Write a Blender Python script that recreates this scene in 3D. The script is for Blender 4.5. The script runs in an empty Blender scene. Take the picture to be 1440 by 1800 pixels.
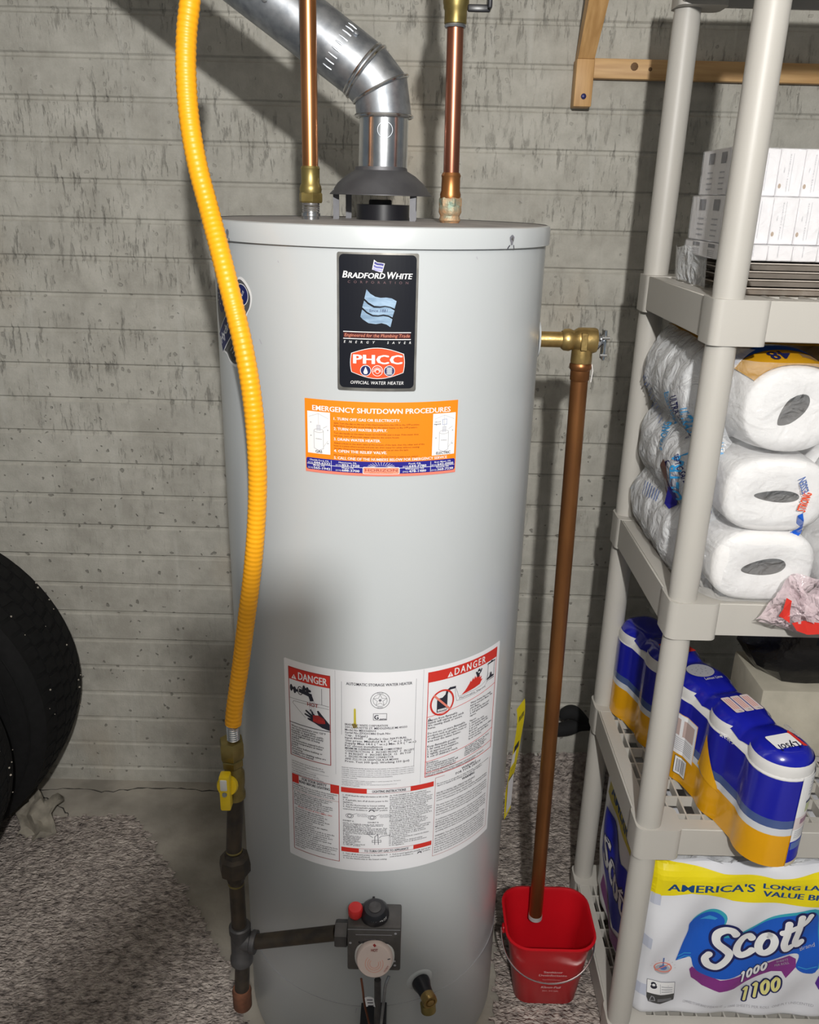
import bpy, bmesh, math, random
from mathutils import Vector, Matrix
from mathutils.geometry import tessellate_polygon
random.seed(7)
PI = math.pi
SC = bpy.context.scene
COL = SC.collection

# ------------------------------------------------------------------ camera
FPX, CAMH, ROLL = 1480.0, 1.565, 0.0253
PITCH = math.atan(FPX / 3960.0)
fwd = Vector((0, math.cos(PITCH), -math.sin(PITCH)))
u0 = Vector((0, math.sin(PITCH), math.cos(PITCH)))
rgt = math.cos(ROLL) * Vector((1, 0, 0)) + math.sin(ROLL) * u0
upv = math.cos(ROLL) * u0 - math.sin(ROLL) * Vector((1, 0, 0))
cam_d = bpy.data.cameras.new('camera')
cam = bpy.data.objects.new('camera', cam_d)
COL.objects.link(cam)
cam_d.sensor_fit = 'HORIZONTAL'
cam_d.sensor_width = 36.0
cam_d.lens = 36.0 * FPX / 1440.0
cam_d.clip_start = 0.02
M3 = Matrix((rgt, upv, -fwd)).transposed()
cam.matrix_world = Matrix.Translation((0, 0, CAMH)) @ M3.to_4x4()
SC.camera = cam

# ------------------------------------------------------------------ world, lights, exposure
W = bpy.data.worlds.new('world')
SC.world = W
W.use_nodes = True
W.node_tree.nodes['Background'].inputs[0].default_value = (0.80, 0.92, 1.0, 1)
W.node_tree.nodes['Background'].inputs[1].default_value = 0.16
ld = bpy.data.lights.new('basement_bulb', 'POINT')
ld.energy = 136
ld.color = (1.0, 0.985, 0.95)
ld.shadow_soft_size = 0.022
lo = bpy.data.objects.new('basement_bulb', ld)
lo.location = (0.10, -0.40, 1.97)
COL.objects.link(lo)
SC.view_settings.view_transform = 'Standard'
SC.view_settings.look = 'None'
SC.view_settings.gamma = 1.0
SC.view_settings.use_curve_mapping = False
SC.view_settings.exposure = 0.0


# ------------------------------------------------------------------ measuring helpers
def ray(x, y):
    return fwd + rgt * ((x - 720) / FPX) - upv * ((y - 900) / FPX)


def P(x, y, Y):
    d = ray(x, y)
    return Vector((0, 0, CAMH)) + d * (Y / d.y)


def PZ(x, y, z):
    d = ray(x, y)
    return Vector((0, 0, CAMH)) + d * ((z - CAMH) / d.z)


TX, TY, TR = -0.055, 1.36, 0.252


def hit(x, y, R=TR):
    d = ray(x, y)
    a = d.x ** 2 + d.y ** 2
    b = 2 * (-d.x * TX - d.y * TY)
    c = TX * TX + TY * TY - R * R
    D = max(0, b * b - 4 * a * c)
    t = (-b - math.sqrt(D)) / (2 * a)
    p = Vector((0, 0, CAMH)) + d * t
    return R * math.atan2(p.x - TX, -(p.y - TY)), p.z


# ------------------------------------------------------------------ materials
MATS = {}


def mat(name, col, rough=0.5, metal=0.0, var=0.0, vscale=20.0, bump=0.0, bscale=60.0, col2=None, spec=0.5,
        coat=0.0, trans=0.0, alpha=1.0, stretch=None):
    if name in MATS:
        return MATS[name]
    m = bpy.data.materials.new(name)
    m.use_nodes = True
    nt = m.node_tree
    N, L = nt.nodes, nt.links
    b = N['Principled BSDF']
    b.inputs['Base Color'].default_value = (*col, 1)
    b.inputs['Roughness'].default_value = rough
    b.inputs['Metallic'].default_value = metal
    b.inputs['Specular IOR Level'].default_value = spec
    b.inputs['Coat Weight'].default_value = coat
    b.inputs['Coat Roughness'].default_value = 0.08
    b.inputs['Transmission Weight'].default_value = trans
    b.inputs['Alpha'].default_value = alpha
    geo = N.new('ShaderNodeNewGeometry')
    vec = geo.outputs['Position']
    if stretch:
        mp = N.new('ShaderNodeMapping')
        mp.inputs['Scale'].default_value = stretch
        L.new(vec, mp.inputs[0])
        vec = mp.outputs[0]
    nz = N.new('ShaderNodeTexNoise')
    nz.inputs['Scale'].default_value = vscale
    nz.inputs['Detail'].default_value = 5
    L.new(vec, nz.inputs['Vector'])
    c2 = col2 or tuple(max(0, c * (1 - var)) for c in col)
    if var > 0 or col2:
        rp = N.new('ShaderNodeValToRGB')
        rp.color_ramp.elements[0].position = 0.35
        rp.color_ramp.elements[0].color = (*c2, 1)
        rp.color_ramp.elements[1].position = 0.65
        rp.color_ramp.elements[1].color = (*col, 1)
        L.new(nz.outputs[0], rp.inputs[0])
        L.new(rp.outputs[0], b.inputs['Base Color'])
    if bump > 0:
        n2 = N.new('ShaderNodeTexNoise')
        n2.inputs['Scale'].default_value = bscale
        n2.inputs['Detail'].default_value = 3
        L.new(vec, n2.inputs['Vector'])
        bp = N.new('ShaderNodeBump')
        bp.inputs['Strength'].default_value = bump
        bp.inputs['Distance'].default_value = 0.004
        L.new(n2.outputs[0], bp.inputs['Height'])
        L.new(bp.outputs[0], b.inputs['Normal'])
    MATS[name] = m
    return m


def wall_material():
    m = bpy.data.materials.new('cast_concrete_brick')
    m.use_nodes = True
    nt = m.node_tree
    N, L = nt.nodes, nt.links
    b = N['Principled BSDF']
    b.inputs['Roughness'].default_value = 0.85
    b.inputs['Specular IOR Level'].default_value = 0.2
    pos = N.new('ShaderNodeNewGeometry').outputs['Position']

    def mapping(s):
        mp = N.new('ShaderNodeMapping')
        mp.inputs['Scale'].default_value = s
        L.new(pos, mp.inputs[0])
        return mp.outputs[0]

    def noise(v, sc, det=4, rg=0.5):
        n = N.new('ShaderNodeTexNoise')
        n.inputs['Scale'].default_value = sc
        n.inputs['Detail'].default_value = det
        n.inputs['Roughness'].default_value = rg
        L.new(v, n.inputs['Vector'])
        return n.outputs[0]

    def ramp(v, a, bb, lo=0.0, hi=1.0):
        r = N.new('ShaderNodeMapRange')
        r.inputs[1].default_value = a
        r.inputs[2].default_value = bb
        r.inputs[3].default_value = lo
        r.inputs[4].default_value = hi
        r.clamp = True
        L.new(v, r.inputs[0])
        return r.outputs[0]

    def math_(op, a, bb):
        n = N.new('ShaderNodeMath')
        n.operation = op
        for i, v in enumerate((a, bb)):
            if isinstance(v, (int, float)):
                n.inputs[i].default_value = v
            else:
                L.new(v, n.inputs[i])
        return n.outputs[0]

    def mix(f, a, bb):
        n = N.new('ShaderNodeMix')
        n.data_type = 'RGBA'
        if isinstance(f, float):
            n.inputs[0].default_value = f
        else:
            L.new(f, n.inputs[0])
        for i, v in ((6, a), (7, bb)):
            if isinstance(v, tuple):
                n.inputs[i].default_value = (*v, 1)
            else:
                L.new(v, n.inputs[i])
        return n.outputs[2]
    sep = N.new('ShaderNodeSeparateXYZ')
    L.new(pos, sep.inputs[0])
    z = sep.outputs[2]
    base = mix(ramp(noise(mapping((1, 1, 1)), 11, 7, 0.68), 0.36, 0.64), (0.36, 0.345, 0.305), (0.485, 0.468, 0.42))
    warm = ramp(noise(mapping((1, 1, 0.5)), 3.3, 3), 0.58, 0.72, 0, 0.5)
    base = mix(warm, base, (0.45, 0.385, 0.30))
    # light drips, long vertical smears
    drips = ramp(noise(mapping((38, 1, 2.2)), 1.0, 3), 0.58, 0.70, 0, 0.45)
    base = mix(drips, base, (0.50, 0.49, 0.45))
    # vertical gouges left by the form liner (upper wall), in patches
    g = noise(mapping((78, 1, 15)), 1.0, 5, 0.75)
    patch = ramp(noise(mapping((5, 1, 8)), 1.0, 2), 0.40, 0.58)
    up = ramp(z, 0.75, 1.15)
    goug = math_('MULTIPLY', ramp(g, 0.545, 0.66), math_('MULTIPLY', patch, ramp(up, 0, 1, 0.30, 1.0)))
    # round air holes (mostly lower wall)
    vo = N.new('ShaderNodeTexVoronoi')
    vo.inputs['Scale'].default_value = 46
    L.new(mapping((1, 1, 1)), vo.inputs['Vector'])
    sz = ramp(noise(mapping((1, 1, 1)), 70, 2), 0.42, 0.75, -0.05, 0.40)
    hole = ramp(math_('SUBTRACT', sz, vo.outputs['Distance']), 0.0, 0.05)
    hole = math_('MULTIPLY', hole, ramp(z, 0.9, 1.5, 1.0, 0.35))
    pit = math_('MAXIMUM', math_('MULTIPLY', goug, 0.75), hole)
    colr = mix(math_('MULTIPLY', pit, 0.62), base, (0.12, 0.115, 0.10))
    L.new(colr, b.inputs['Base Color'])
    fine = noise(mapping((1, 1, 1)), 260, 4)
    hgt = math_('SUBTRACT', math_('MULTIPLY', fine, 0.25), pit)
    hgt = math_('ADD', hgt, math_('MULTIPLY', noise(mapping((1, 1, 1)), 30, 4), 0.6))
    bp = N.new('ShaderNodeBump')
    bp.inputs['Strength'].default_value = 0.75
    bp.inputs['Distance'].default_value = 0.004
    L.new(hgt, bp.inputs['Height'])
    L.new(bp.outputs[0], b.inputs['Normal'])
    return m


def carpet_material():
    m = bpy.data.materials.new('looped_carpet')
    m.use_nodes = True
    nt = m.node_tree
    N, L = nt.nodes, nt.links
    b = N['Principled BSDF']
    b.inputs['Roughness'].default_value = 0.95
    b.inputs['Specular IOR Level'].default_value = 0.1
    pos = N.new('ShaderNodeNewGeometry').outputs['Position']
    mp = N.new('ShaderNodeMapping')
    mp.inputs['Scale'].default_value = (1.0, 1.6, 1.0)
    L.new(pos, mp.inputs[0])
    nz0 = N.new('ShaderNodeTexNoise')
    nz0.inputs['Scale'].default_value = 70
    L.new(mp.outputs[0], nz0.inputs['Vector'])
    mixv = N.new('ShaderNodeMix')
    mixv.data_type = 'VECTOR'
    mixv.inputs[0].default_value = 0.02
    L.new(mp.outputs[0], mixv.inputs[4])
    L.new(nz0.outputs['Color'], mixv.inputs[5])
    vo = N.new('ShaderNodeTexVoronoi')
    vo.inputs['Scale'].default_value = 105
    L.new(mixv.outputs[1], vo.inputs['Vector'])
    nz = N.new('ShaderNodeTexNoise')
    nz.inputs['Scale'].default_value = 62
    nz.inputs['Detail'].default_value = 4
    L.new(mp.outputs[0], nz.inputs['Vector'])
    rp = N.new('ShaderNodeValToRGB')
    e = rp.color_ramp.elements
    e[0].position, e[0].color = 0.27, (0.11, 0.095, 0.09, 1)
    e[1].position, e[1].color = 0.70, (0.50, 0.44, 0.40, 1)
    n = e.new(0.48)
    n.color = (0.33, 0.285, 0.26, 1)
    L.new(nz.outputs[0], rp.inputs[0])
    L.new(rp.outputs[0], b.inputs['Base Color'])
    bp = N.new('ShaderNodeBump')
    bp.invert = True
    bp.inputs['Strength'].default_value = 1.0
    bp.inputs['Distance'].default_value = 0.006
    L.new(vo.outputs['Distance'], bp.inputs['Height'])
    L.new(bp.outputs[0], b.inputs['Normal'])
    return m


def film_material(name='clear_film', dens=0.17):
    m = bpy.data.materials.new(name)
    m.use_nodes = True
    nt = m.node_tree
    N, L = nt.nodes, nt.links
    out = N['Material Output']
    b = N['Principled BSDF']
    b.inputs['Base Color'].default_value = (0.85, 0.87, 0.9, 1)
    b.inputs['Roughness'].default_value = 0.12
    pos = N.new('ShaderNodeNewGeometry').outputs['Position']
    nz = N.new('ShaderNodeTexNoise')
    nz.inputs['Scale'].default_value = 28
    nz.inputs['Detail'].default_value = 4
    nz.inputs['Distortion'].default_value = 1.2
    L.new(pos, nz.inputs['Vector'])
    bp = N.new('ShaderNodeBump')
    bp.inputs['Strength'].default_value = 0.9
    bp.inputs['Distance'].default_value = 0.02
    L.new(nz.outputs[0], bp.inputs['Height'])
    L.new(bp.outputs[0], b.inputs['Normal'])
    t = N.new('ShaderNodeBsdfTransparent')
    mx = N.new('ShaderNodeMixShader')
    mx.inputs[0].default_value = dens
    L.new(t.outputs[0], mx.inputs[1])
    L.new(b.outputs[0], mx.inputs[2])
    L.new(mx.outputs[0], out.inputs[0])
    MATS[name] = m
    return m


WALL = wall_material()
CARPET = carpet_material()
FILM = film_material()
CONC = mat('bare_concrete', (0.36, 0.33, 0.285), 0.9, var=0.35, vscale=9, bump=0.5, bscale=50)
ENAMEL = mat('grey_white_enamel', (0.51, 0.535, 0.55), 0.33, var=0.03, vscale=4, bump=0.015, bscale=220, coat=0.3)
TOPGREY = mat('dusty_top', (0.34, 0.32, 0.31), 0.6, var=0.3, vscale=25)
GALV = mat('galvanized_steel', (0.45, 0.47, 0.50), 0.45, 0.9, col2=(0.27, 0.29, 0.32), vscale=55, bump=0.06, bscale=35)
GALVB = mat('bright_galvanized', (0.74, 0.75, 0.76), 0.22, 1.0, col2=(0.55, 0.56, 0.58), vscale=30, bump=0.04, bscale=40)
HOOD = mat('dull_grey_hood', (0.13, 0.13, 0.14), 0.5, 0.6, var=0.25, vscale=30)
COPPER = mat('aged_copper', (0.62, 0.27, 0.11), 0.32, 0.95, col2=(0.36, 0.15, 0.06), vscale=14, stretch=(1, 1, 0.35))
COPPERD = mat('dark_copper', (0.36, 0.14, 0.085), 0.35, 0.9, col2=(0.24, 0.095, 0.06), vscale=18, stretch=(1, 1, 0.4))
COPPERM = mat('brown_copper', (0.40, 0.175, 0.06), 0.38, 0.85, col2=(0.25, 0.105, 0.04), vscale=14, stretch=(1, 1, 0.3))
CORR = mat('corroded_copper', (0.62, 0.32, 0.15), 0.6, 0.5, col2=(0.25, 0.33, 0.26), vscale=60, bump=0.5, bscale=150)
BRASS = mat('brass', (0.56, 0.40, 0.16), 0.35, 0.9, col2=(0.40, 0.27, 0.10), vscale=40, bump=0.08, bscale=200)
BRASSD = mat('dull_brass', (0.34, 0.27, 0.10), 0.4, 0.85, col2=(0.22, 0.17, 0.06), vscale=40)
CHROME = mat('chrome', (0.8, 0.82, 0.85), 0.12, 1.0, var=0.05)
STEELW = mat('wire_steel', (0.75, 0.72, 0.70), 0.25, 1.0, var=0.1)
IRON = mat('black_iron', (0.040, 0.034, 0.030), 0.5, 0.45, col2=(0.075, 0.058, 0.042), vscale=40, bump=0.1)
IRONG = mat('grey_iron', (0.10, 0.097, 0.10), 0.5, 0.5, var=0.3, vscale=50, bump=0.15, bscale=150)
RUST = mat('rusty_cap', (0.16, 0.06, 0.03), 0.8, 0.1, var=0.4, vscale=70)
HOSEY = mat('yellow_coating', (0.92, 0.40, 0.006), 0.42, var=0.06, vscale=10)
YEL = mat('yellow_handle', (0.78, 0.55, 0.01), 0.4, var=0.1)
WHITEP = mat('white_plastic', (0.66, 0.65, 0.64), 0.45, var=0.06)
CONTROL = mat('control_grey', (0.105, 0.10, 0.098), 0.45, 0.35, var=0.2, vscale=60)
BLACKP = mat('black_plastic', (0.012, 0.012, 0.016), 0.35, var=0.1)
REDB = mat('red_button', (0.55, 0.02, 0.02), 0.4, var=0.05)
PINKW = mat('dial_white', (0.72, 0.60, 0.56), 0.5, var=0.05)
REDP = mat('red_pail', (0.46, 0.006, 0.012), 0.3, spec=0.3, var=0.08, vscale=8)
RUBBER = mat('tire_rubber', (0.007, 0.007, 0.0075), 0.85, spec=0.25, var=0.3, vscale=60, bump=0.2, bscale=90)
SHELF = mat('beige_resin', (0.47, 0.45, 0.415), 0.45, var=0.05, vscale=6, bump=0.03, bscale=300)
WOOD = mat('pine', (0.60, 0.36, 0.15), 0.55, col2=(0.46, 0.255, 0.095), vscale=30, stretch=(4, 1, 0.3))
WOODH = mat('pine_board', (0.60, 0.37, 0.16), 0.55, col2=(0.49, 0.28, 0.11), vscale=30, stretch=(0.3, 1, 4))
NAVYP = mat('blue_screw', (0.03, 0.03, 0.13), 0.4, 0.3, var=0.1)
PAPER = mat('paper_white', (0.80, 0.80, 0.83), 0.5, var=0.02)
TISSUE = mat('tissue', (0.78, 0.77, 0.77), 0.8, var=0.03, bump=0.25, bscale=120)
CARTONW = mat('white_carton', (0.84, 0.82, 0.84), 0.4, var=0.03, coat=0.2)
FOIL = mat('foil_tray', (0.58, 0.52, 0.46), 0.4, 0.25, var=0.3, vscale=18, bump=0.15, bscale=40)
CARDB = mat('card_core', (0.13, 0.115, 0.105), 0.8, var=0.2)
SILVER = mat('silver_edge', (0.60, 0.57, 0.52), 0.3, 0.9, col2=(0.35, 0.33, 0.30), vscale=30)
FLAG = mat('pale_blue_foil', (0.36, 0.50, 0.66), 0.35, 0.35, col2=(0.22, 0.33, 0.47), vscale=60, stretch=(1, 1, 5))


def ink(name, col, rough=0.45):
    return mat('ink_' + name, col, rough, var=0.03, spec=0.3)


K_BLACK = ink('black', (0.010, 0.011, 0.016), 0.3)
K_TEXT = ink('text', (0.025, 0.025, 0.04))
K_GREY = ink('grey', (0.20, 0.20, 0.23))
K_LGREY = ink('light_grey', (0.42, 0.42, 0.46))
K_MAUVE = ink('mauve', (0.16, 0.09, 0.10))
K_WHITE = ink('white', (0.82, 0.82, 0.83))
K_RED = ink('red', (0.60, 0.035, 0.025))
K_DRED = ink('dark_red', (0.33, 0.03, 0.03))
K_ORNG = ink('orange', (0.86, 0.24, 0.01))
K_PHCC = ink('red_orange', (0.78, 0.075, 0.018))
K_BROWN = ink('brown', (0.42, 0.12, 0.02))
K_NAVY = ink('navy', (0.012, 0.016, 0.10))
K_BLUE = ink('blue', (0.02, 0.018, 0.24))
K_PINK = ink('salmon', (0.80, 0.30, 0.20))
K_SAL = ink('pale_red', (0.75, 0.22, 0.16))
K_YEL = ink('yellow', (0.80, 0.66, 0.01))
K_GOLD = ink('gold', (0.72, 0.36, 0.01))
K_SBLUE = ink('strong_blue', (0.012, 0.10, 0.52))
K_LBLUE = ink('royal', (0.010, 0.018, 0.42))
K_TEAL = ink('teal', (0.04, 0.36, 0.46))
K_SKY = ink('sky', (0.04, 0.30, 0.62))
K_PURP = ink('purple', (0.22, 0.035, 0.22))
K_PYEL = ink('pale_yellow', (0.72, 0.68, 0.26))
K_MBLUE = ink('mid_blue', (0.10, 0.17, 0.42))

# ------------------------------------------------------------------ object helpers
BASE = {}


def thing(name, label, cat, loc=(0, 0, 0), group=None):
    o = bpy.data.objects.new(name, None)
    COL.objects.link(o)
    o.location = loc
    o.empty_display_size = 0.05
    o['label'] = label
    o['category'] = cat
    if group:
        o['group'] = group
    BASE[o.name] = Vector(loc)
    return o


def tag(o, label, cat, group=None):
    o['label'] = label
    o['category'] = cat
    if group:
        o['group'] = group
    return o


class MB:
    def __init__(s):
        s.v, s.f = [], []

    def add(s, vs, fs):
        n = len(s.v)
        s.v += [Vector(v) for v in vs]
        s.f += [[i + n for i in f] for f in fs]
        return s

    def box(s, x0, x1, y0, y1, z0, z1):
        return s.add([(x, y, z) for x in (x0, x1) for y in (y0, y1) for z in (z0, z1)],
                     [(0, 1, 3, 2), (4, 6, 7, 5), (0, 4, 5, 1), (2, 3, 7, 6), (0, 2, 6, 4), (1, 5, 7, 3)])

    def hexa(s, pts):  # 8 points: bottom 4 loop, top 4 loop
        return s.add(pts, [(3, 2, 1, 0), (4, 5, 6, 7), (0, 1, 5, 4), (1, 2, 6, 5), (2, 3, 7, 6), (3, 0, 4, 7)])

    def rbox(s, x0, x1, y0, y1, z0, z1, r=0.004, seg=2):
        bm = bmesh.new()
        bmesh.ops.create_cube(bm, size=1)
        for v in bm.verts:
            v.co = Vector((x0 + (v.co.x + .5) * (x1 - x0), y0 + (v.co.y + .5) * (y1 - y0), z0 + (v.co.z + .5) * (z1 - z0)))
        bmesh.ops.bevel(bm, geom=list(bm.edges), offset=r, segments=seg, affect='EDGES', profile=0.5)
        bm.verts.ensure_lookup_table()
        bm.verts.index_update()
        s.add([v.co.copy() for v in bm.verts], [[v.index for v in f.verts] for f in bm.faces])
        bm.free()
        return s

    def lathe(s, prof, org=(0, 0, 0), axis=(0, 0, 1), n=32, cap0=True, cap1=True, phase=0.0):
        """prof = [(radius, distance along axis)]"""
        a = Vector(axis).normalized()
        t = Vector((0, 0, 1)) if abs(a.z) < 0.9 else Vector((1, 0, 0))
        e1 = a.cross(t).normalized()
        e2 = a.cross(e1).normalized()
        o = Vector(org)
        b = len(s.v)
        for r, h in prof:
            for k in range(n):
                an = 2 * PI * k / n + phase
                s.v.append(o + a * h + (e1 * math.cos(an) + e2 * math.sin(an)) * r)
        for i in range(len(prof) - 1):
            for k in range(n):
                k2 = (k + 1) % n
                s.f.append([b + i * n + k, b + (i + 1) * n + k, b + (i + 1) * n + k2, b + i * n + k2])
        if cap0:
            s.f.append([b + k for k in range(n)])
        if cap1:
            s.f.append([b + (len(prof) - 1) * n + k for k in reversed(range(n))])
        return s

    def cyl(s, p0, p1, r, r1=None, n=24):
        p0, p1 = Vector(p0), Vector(p1)
        return s.lathe([(r, 0), (r if r1 is None else r1, (p1 - p0).length)], p0, p1 - p0, n)

    def tube(s, pts, rad, n=12, caps=True):
        """sweep; rad = float or list"""
        pts = [Vector(p) for p in pts]
        m = len(pts)
        rad = [rad] * m if isinstance(rad, (int, float)) else rad
        b = len(s.v)
        nrm = None
        for i in range(m):
            t = (pts[min(i + 1, m - 1)] - pts[max(i - 1, 0)]).normalized()
            if nrm is None:
                ref = Vector((0, 0, 1)) if abs(t.z) < 0.9 else Vector((0, 1, 0))
                nrm = (ref - t * ref.dot(t)).normalized()
            else:
                nrm = (nrm - t * nrm.dot(t)).normalized()
            bn = t.cross(nrm)
            for k in range(n):
                a = 2 * PI * k / n
                s.v.append(pts[i] + (nrm * math.cos(a) + bn * math.sin(a)) * rad[i])
        for i in range(m - 1):
            for k in range(n):
                k2 = (k + 1) % n
                s.f.append([b + i * n + k, b + i * n + k2, b + (i + 1) * n + k2, b + (i + 1) * n + k])
        if caps:
            s.f.append([b + k for k in reversed(range(n))])
            s.f.append([b + (m - 1) * n + k for k in range(n)])
        return s

    def loft(s, loops, cap0=True, cap1=True):
        b = len(s.v)
        n = len(loops[0])
        for lp in loops:
            s.v += [Vector(p) for p in lp]
        for i in range(len(loops) - 1):
            for k in range(n):
                k2 = (k + 1) % n
                s.f.append([b + i * n + k, b + i * n + k2, b + (i + 1) * n + k2, b + (i + 1) * n + k])
        if cap0:
            s.f.append([b + k for k in reversed(range(n))])
        if cap1:
            s.f.append([b + (len(loops) - 1) * n + k for k in range(n)])
        return s

    def grid(s, nu, nv, fn):
        b = len(s.v)
        for j in range(nv + 1):
            for i in range(nu + 1):
                s.v.append(Vector(fn(i / nu, j / nv)))
        for j in range(nv):
            for i in range(nu):
                a = b + j * (nu + 1) + i
                s.f.append([a, a + 1, a + nu + 2, a + nu + 1])
        return s

    def xf(s, M):
        s.v = [M @ v for v in s.v]
        return s

    def mesh(s, name, base=Vector((0, 0, 0)), smooth=True, ang=38):
        me = bpy.data.meshes.new(name)
        me.from_pydata([v - base for v in s.v], [], s.f)
        bm = bmesh.new()
        bm.from_mesh(me)
        bmesh.ops.recalc_face_normals(bm, faces=bm.faces)
        bm.to_mesh(me)
        bm.free()
        if smooth:
            me.polygons.foreach_set('use_smooth', [True] * len(me.polygons))
            me.set_sharp_from_angle(angle=math.radians(ang))
        return me


def obj(name, mb, m, parent=None, base=None, smooth=True, ang=38):
    bs = BASE[parent.name] if parent else Vector(base if base is not None else (0, 0, 0))
    me = mb if isinstance(mb, bpy.types.Mesh) else mb.mesh(name, bs, smooth, ang)
    if m is not None:
        if isinstance(m, list):
            for q in m:
                me.materials.append(q)
        else:
            me.materials.append(m)
    o = bpy.data.objects.new(name, me)
    COL.objects.link(o)
    if parent:
        o.parent = parent
    else:
        o.location = bs
    BASE[o.name] = bs
    return o


def struct(o):
    o['kind'] = 'structure'
    return o


# ------------------------------------------------------------------ flat print (lettering and shapes laid on a surface)
TCACHE = {}


def text_geo(s, bold=0.0, shear=0.0, res=2, space=1.0):
    key = (s, bold, shear, res, space)
    if key in TCACHE:
        return TCACHE[key]
    cu = bpy.data.curves.new('lettering_source', 'FONT')
    cu.body = s
    cu.size = 1.0
    cu.offset = bold
    cu.shear = shear
    cu.resolution_u = res
    cu.space_character = space
    to = bpy.data.objects.new('lettering_source', cu)
    me = bpy.data.meshes.new_from_object(to)
    vs = [(v.co.x, v.co.y) for v in me.vertices]
    fs = [list(p.vertices) for p in me.polygons]
    bpy.data.meshes.remove(me)
    bpy.data.objects.remove(to)
    bpy.data.curves.remove(cu)
    TCACHE[key] = (vs, fs)
    return vs, fs


CAPH = None


class Print:
    """collects coloured shapes in surface coordinates (u, v); surf(u, v, lift) gives the place in the room"""

    def __init__(s, surf, step=None, lift=0.0004, vstep=None):
        s.surf, s.step, s.lift, s.vstep = surf, step, lift, vstep
        s.lay = {}

    def _mb(s, m, layer, kind):
        return s.lay.setdefault((m.name, layer, kind), ([], []))

    def poly(s, pts, m, layer=1):
        V, F = s._mb(m, layer, 'shape')
        n = len(V)
        V += [tuple(p) for p in pts]
        for t in tessellate_polygon([[Vector((p[0], p[1], 0)) for p in pts]]):
            F.append([n + i for i in t])

    def rect(s, a, b, c, d, m, layer=1):
        V, F = s._mb(m, layer, 'shape')
        n = len(V)
        V += [(a, b), (c, b), (c, d), (a, d)]
        F.append([n, n + 1, n + 2, n + 3])

    def line(s, pts, w, m, layer=2, closed=False):
        pts = [Vector((p[0], p[1])) for p in pts]
        m_ = len(pts)
        for i in range(m_ if closed else m_ - 1):
            p, q = pts[i], pts[(i + 1) % m_]
            d = q - p
            if d.length < 1e-9:
                continue
            d.normalize()
            nn = Vector((-d.y, d.x)) * w / 2
            e = d * w * 0.4
            s.poly([p - nn - e, q - nn + e, q + nn + e, p + nn - e], m, layer)

    def frame(s, a, b, c, d, w, m, layer=2):
        s.rect(a, b, c, b + w, m, layer)
        s.rect(a, d - w, c, d, m, layer)
        s.rect(a, b + w, a + w, d - w, m, layer)
        s.rect(c - w, b + w, c, d - w, m, layer)

    def ell(s, cx, cy, rx, ry, m, layer=2, n=28):
        s.poly([(cx + rx * math.cos(2 * PI * k / n), cy + ry * math.sin(2 * PI * k / n)) for k in range(n)], m, layer)

    def ring(s, cx, cy, rx, ry, w, m, layer=2, n=28):
        s.line([(cx + rx * math.cos(2 * PI * k / n), cy + ry * math.sin(2 * PI * k / n)) for k in range(n)], w, m, layer, True)

    def text(s, t, x, y, h, m, w=None, align='C', bold=0.0, shear=0.0, layer=3, res=2, space=1.0, rot=0.0, fn=None, mw=None):
        """cap height h, baseline y; w fits the width"""
        global CAPH
        if CAPH is None:
            vs, _ = text_geo('H')
            CAPH = max(v[1] for v in vs) - min(v[1] for v in vs)
        fat = min(bold, .035)
        vs, fs = text_geo(t, min(bold, .006), shear, res, space)
        if not vs:
            return
        x0, x1 = min(v[0] for v in vs), max(v[0] for v in vs)
        k = h / CAPH
        kx = k if w is None else w / (x1 - x0)
        if mw and (x1 - x0) * kx > mw:
            kx = mw / (x1 - x0)
        wd = (x1 - x0) * kx
        ox = {'L': 0, 'C': -wd / 2, 'R': -wd}[align]
        V, F = s._mb(m, layer, 'text')
        cr, sr = math.cos(rot), math.sin(rot)
        for sh in ((0,) if fat < .004 else (-fat, fat)):
            n = len(V)
            for a, b in vs:
                px, py = (a - x0 + sh) * kx + ox, b * k
                V.append((x + px * cr - py * sr, y + px * sr + py * cr))
            F += [[i + n for i in f] for f in fs]

    def build(s, parent, name='printing', names=None):
        for (mn, layer, kind), (V, F) in s.lay.items():
            lift = s.lift + layer * 0.00022
            if kind == 'shape' and s.step:
                bm = bmesh.new()
                bv = [bm.verts.new((a, b, 0)) for a, b in V]
                for f in F:
                    try:
                        bm.faces.new([bv[i] for i in f])
                    except ValueError:
                        pass
                lo_, hi_ = min(a for a, b in V), max(a for a, b in V)
                x = math.ceil(lo_ / s.step) * s.step
                while x < hi_:
                    bmesh.ops.bisect_plane(bm, geom=bm.verts[:] + bm.edges[:] + bm.faces[:], plane_co=(x, 0, 0), plane_no=(1, 0, 0))
                    x += s.step
                if s.vstep:
                    x = min(b for a, b in V) + s.vstep
                    while x < max(b for a, b in V):
                        bmesh.ops.bisect_plane(bm, geom=bm.verts[:] + bm.edges[:] + bm.faces[:], plane_co=(0, x, 0), plane_no=(0, 1, 0))
                        x += s.vstep
                bm.verts.index_update()
                V = [(v.co.x, v.co.y) for v in bm.verts]
                F = [[v.index for v in f.verts] for f in bm.faces]
                bm.free()
            me = bpy.data.meshes.new(name)
            bs = BASE[parent.name]
            me.from_pydata([Vector(s.surf(a, b, lift)) - bs for a, b in V], [], F)
            me.materials.append(bpy.data.materials[mn])
            nm = 'lettering' if kind == 'text' else name
            o = bpy.data.objects.new(nm, me)
            COL.objects.link(o)
            o.parent = parent
            if name in ('printing', 'wrap_print', 'film_print', 'top_print', 'label', 'scuff', 'paint_chip') or kind == 'text':
                o['kind'] = 'stuff'
            BASE[o.name] = bs


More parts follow.
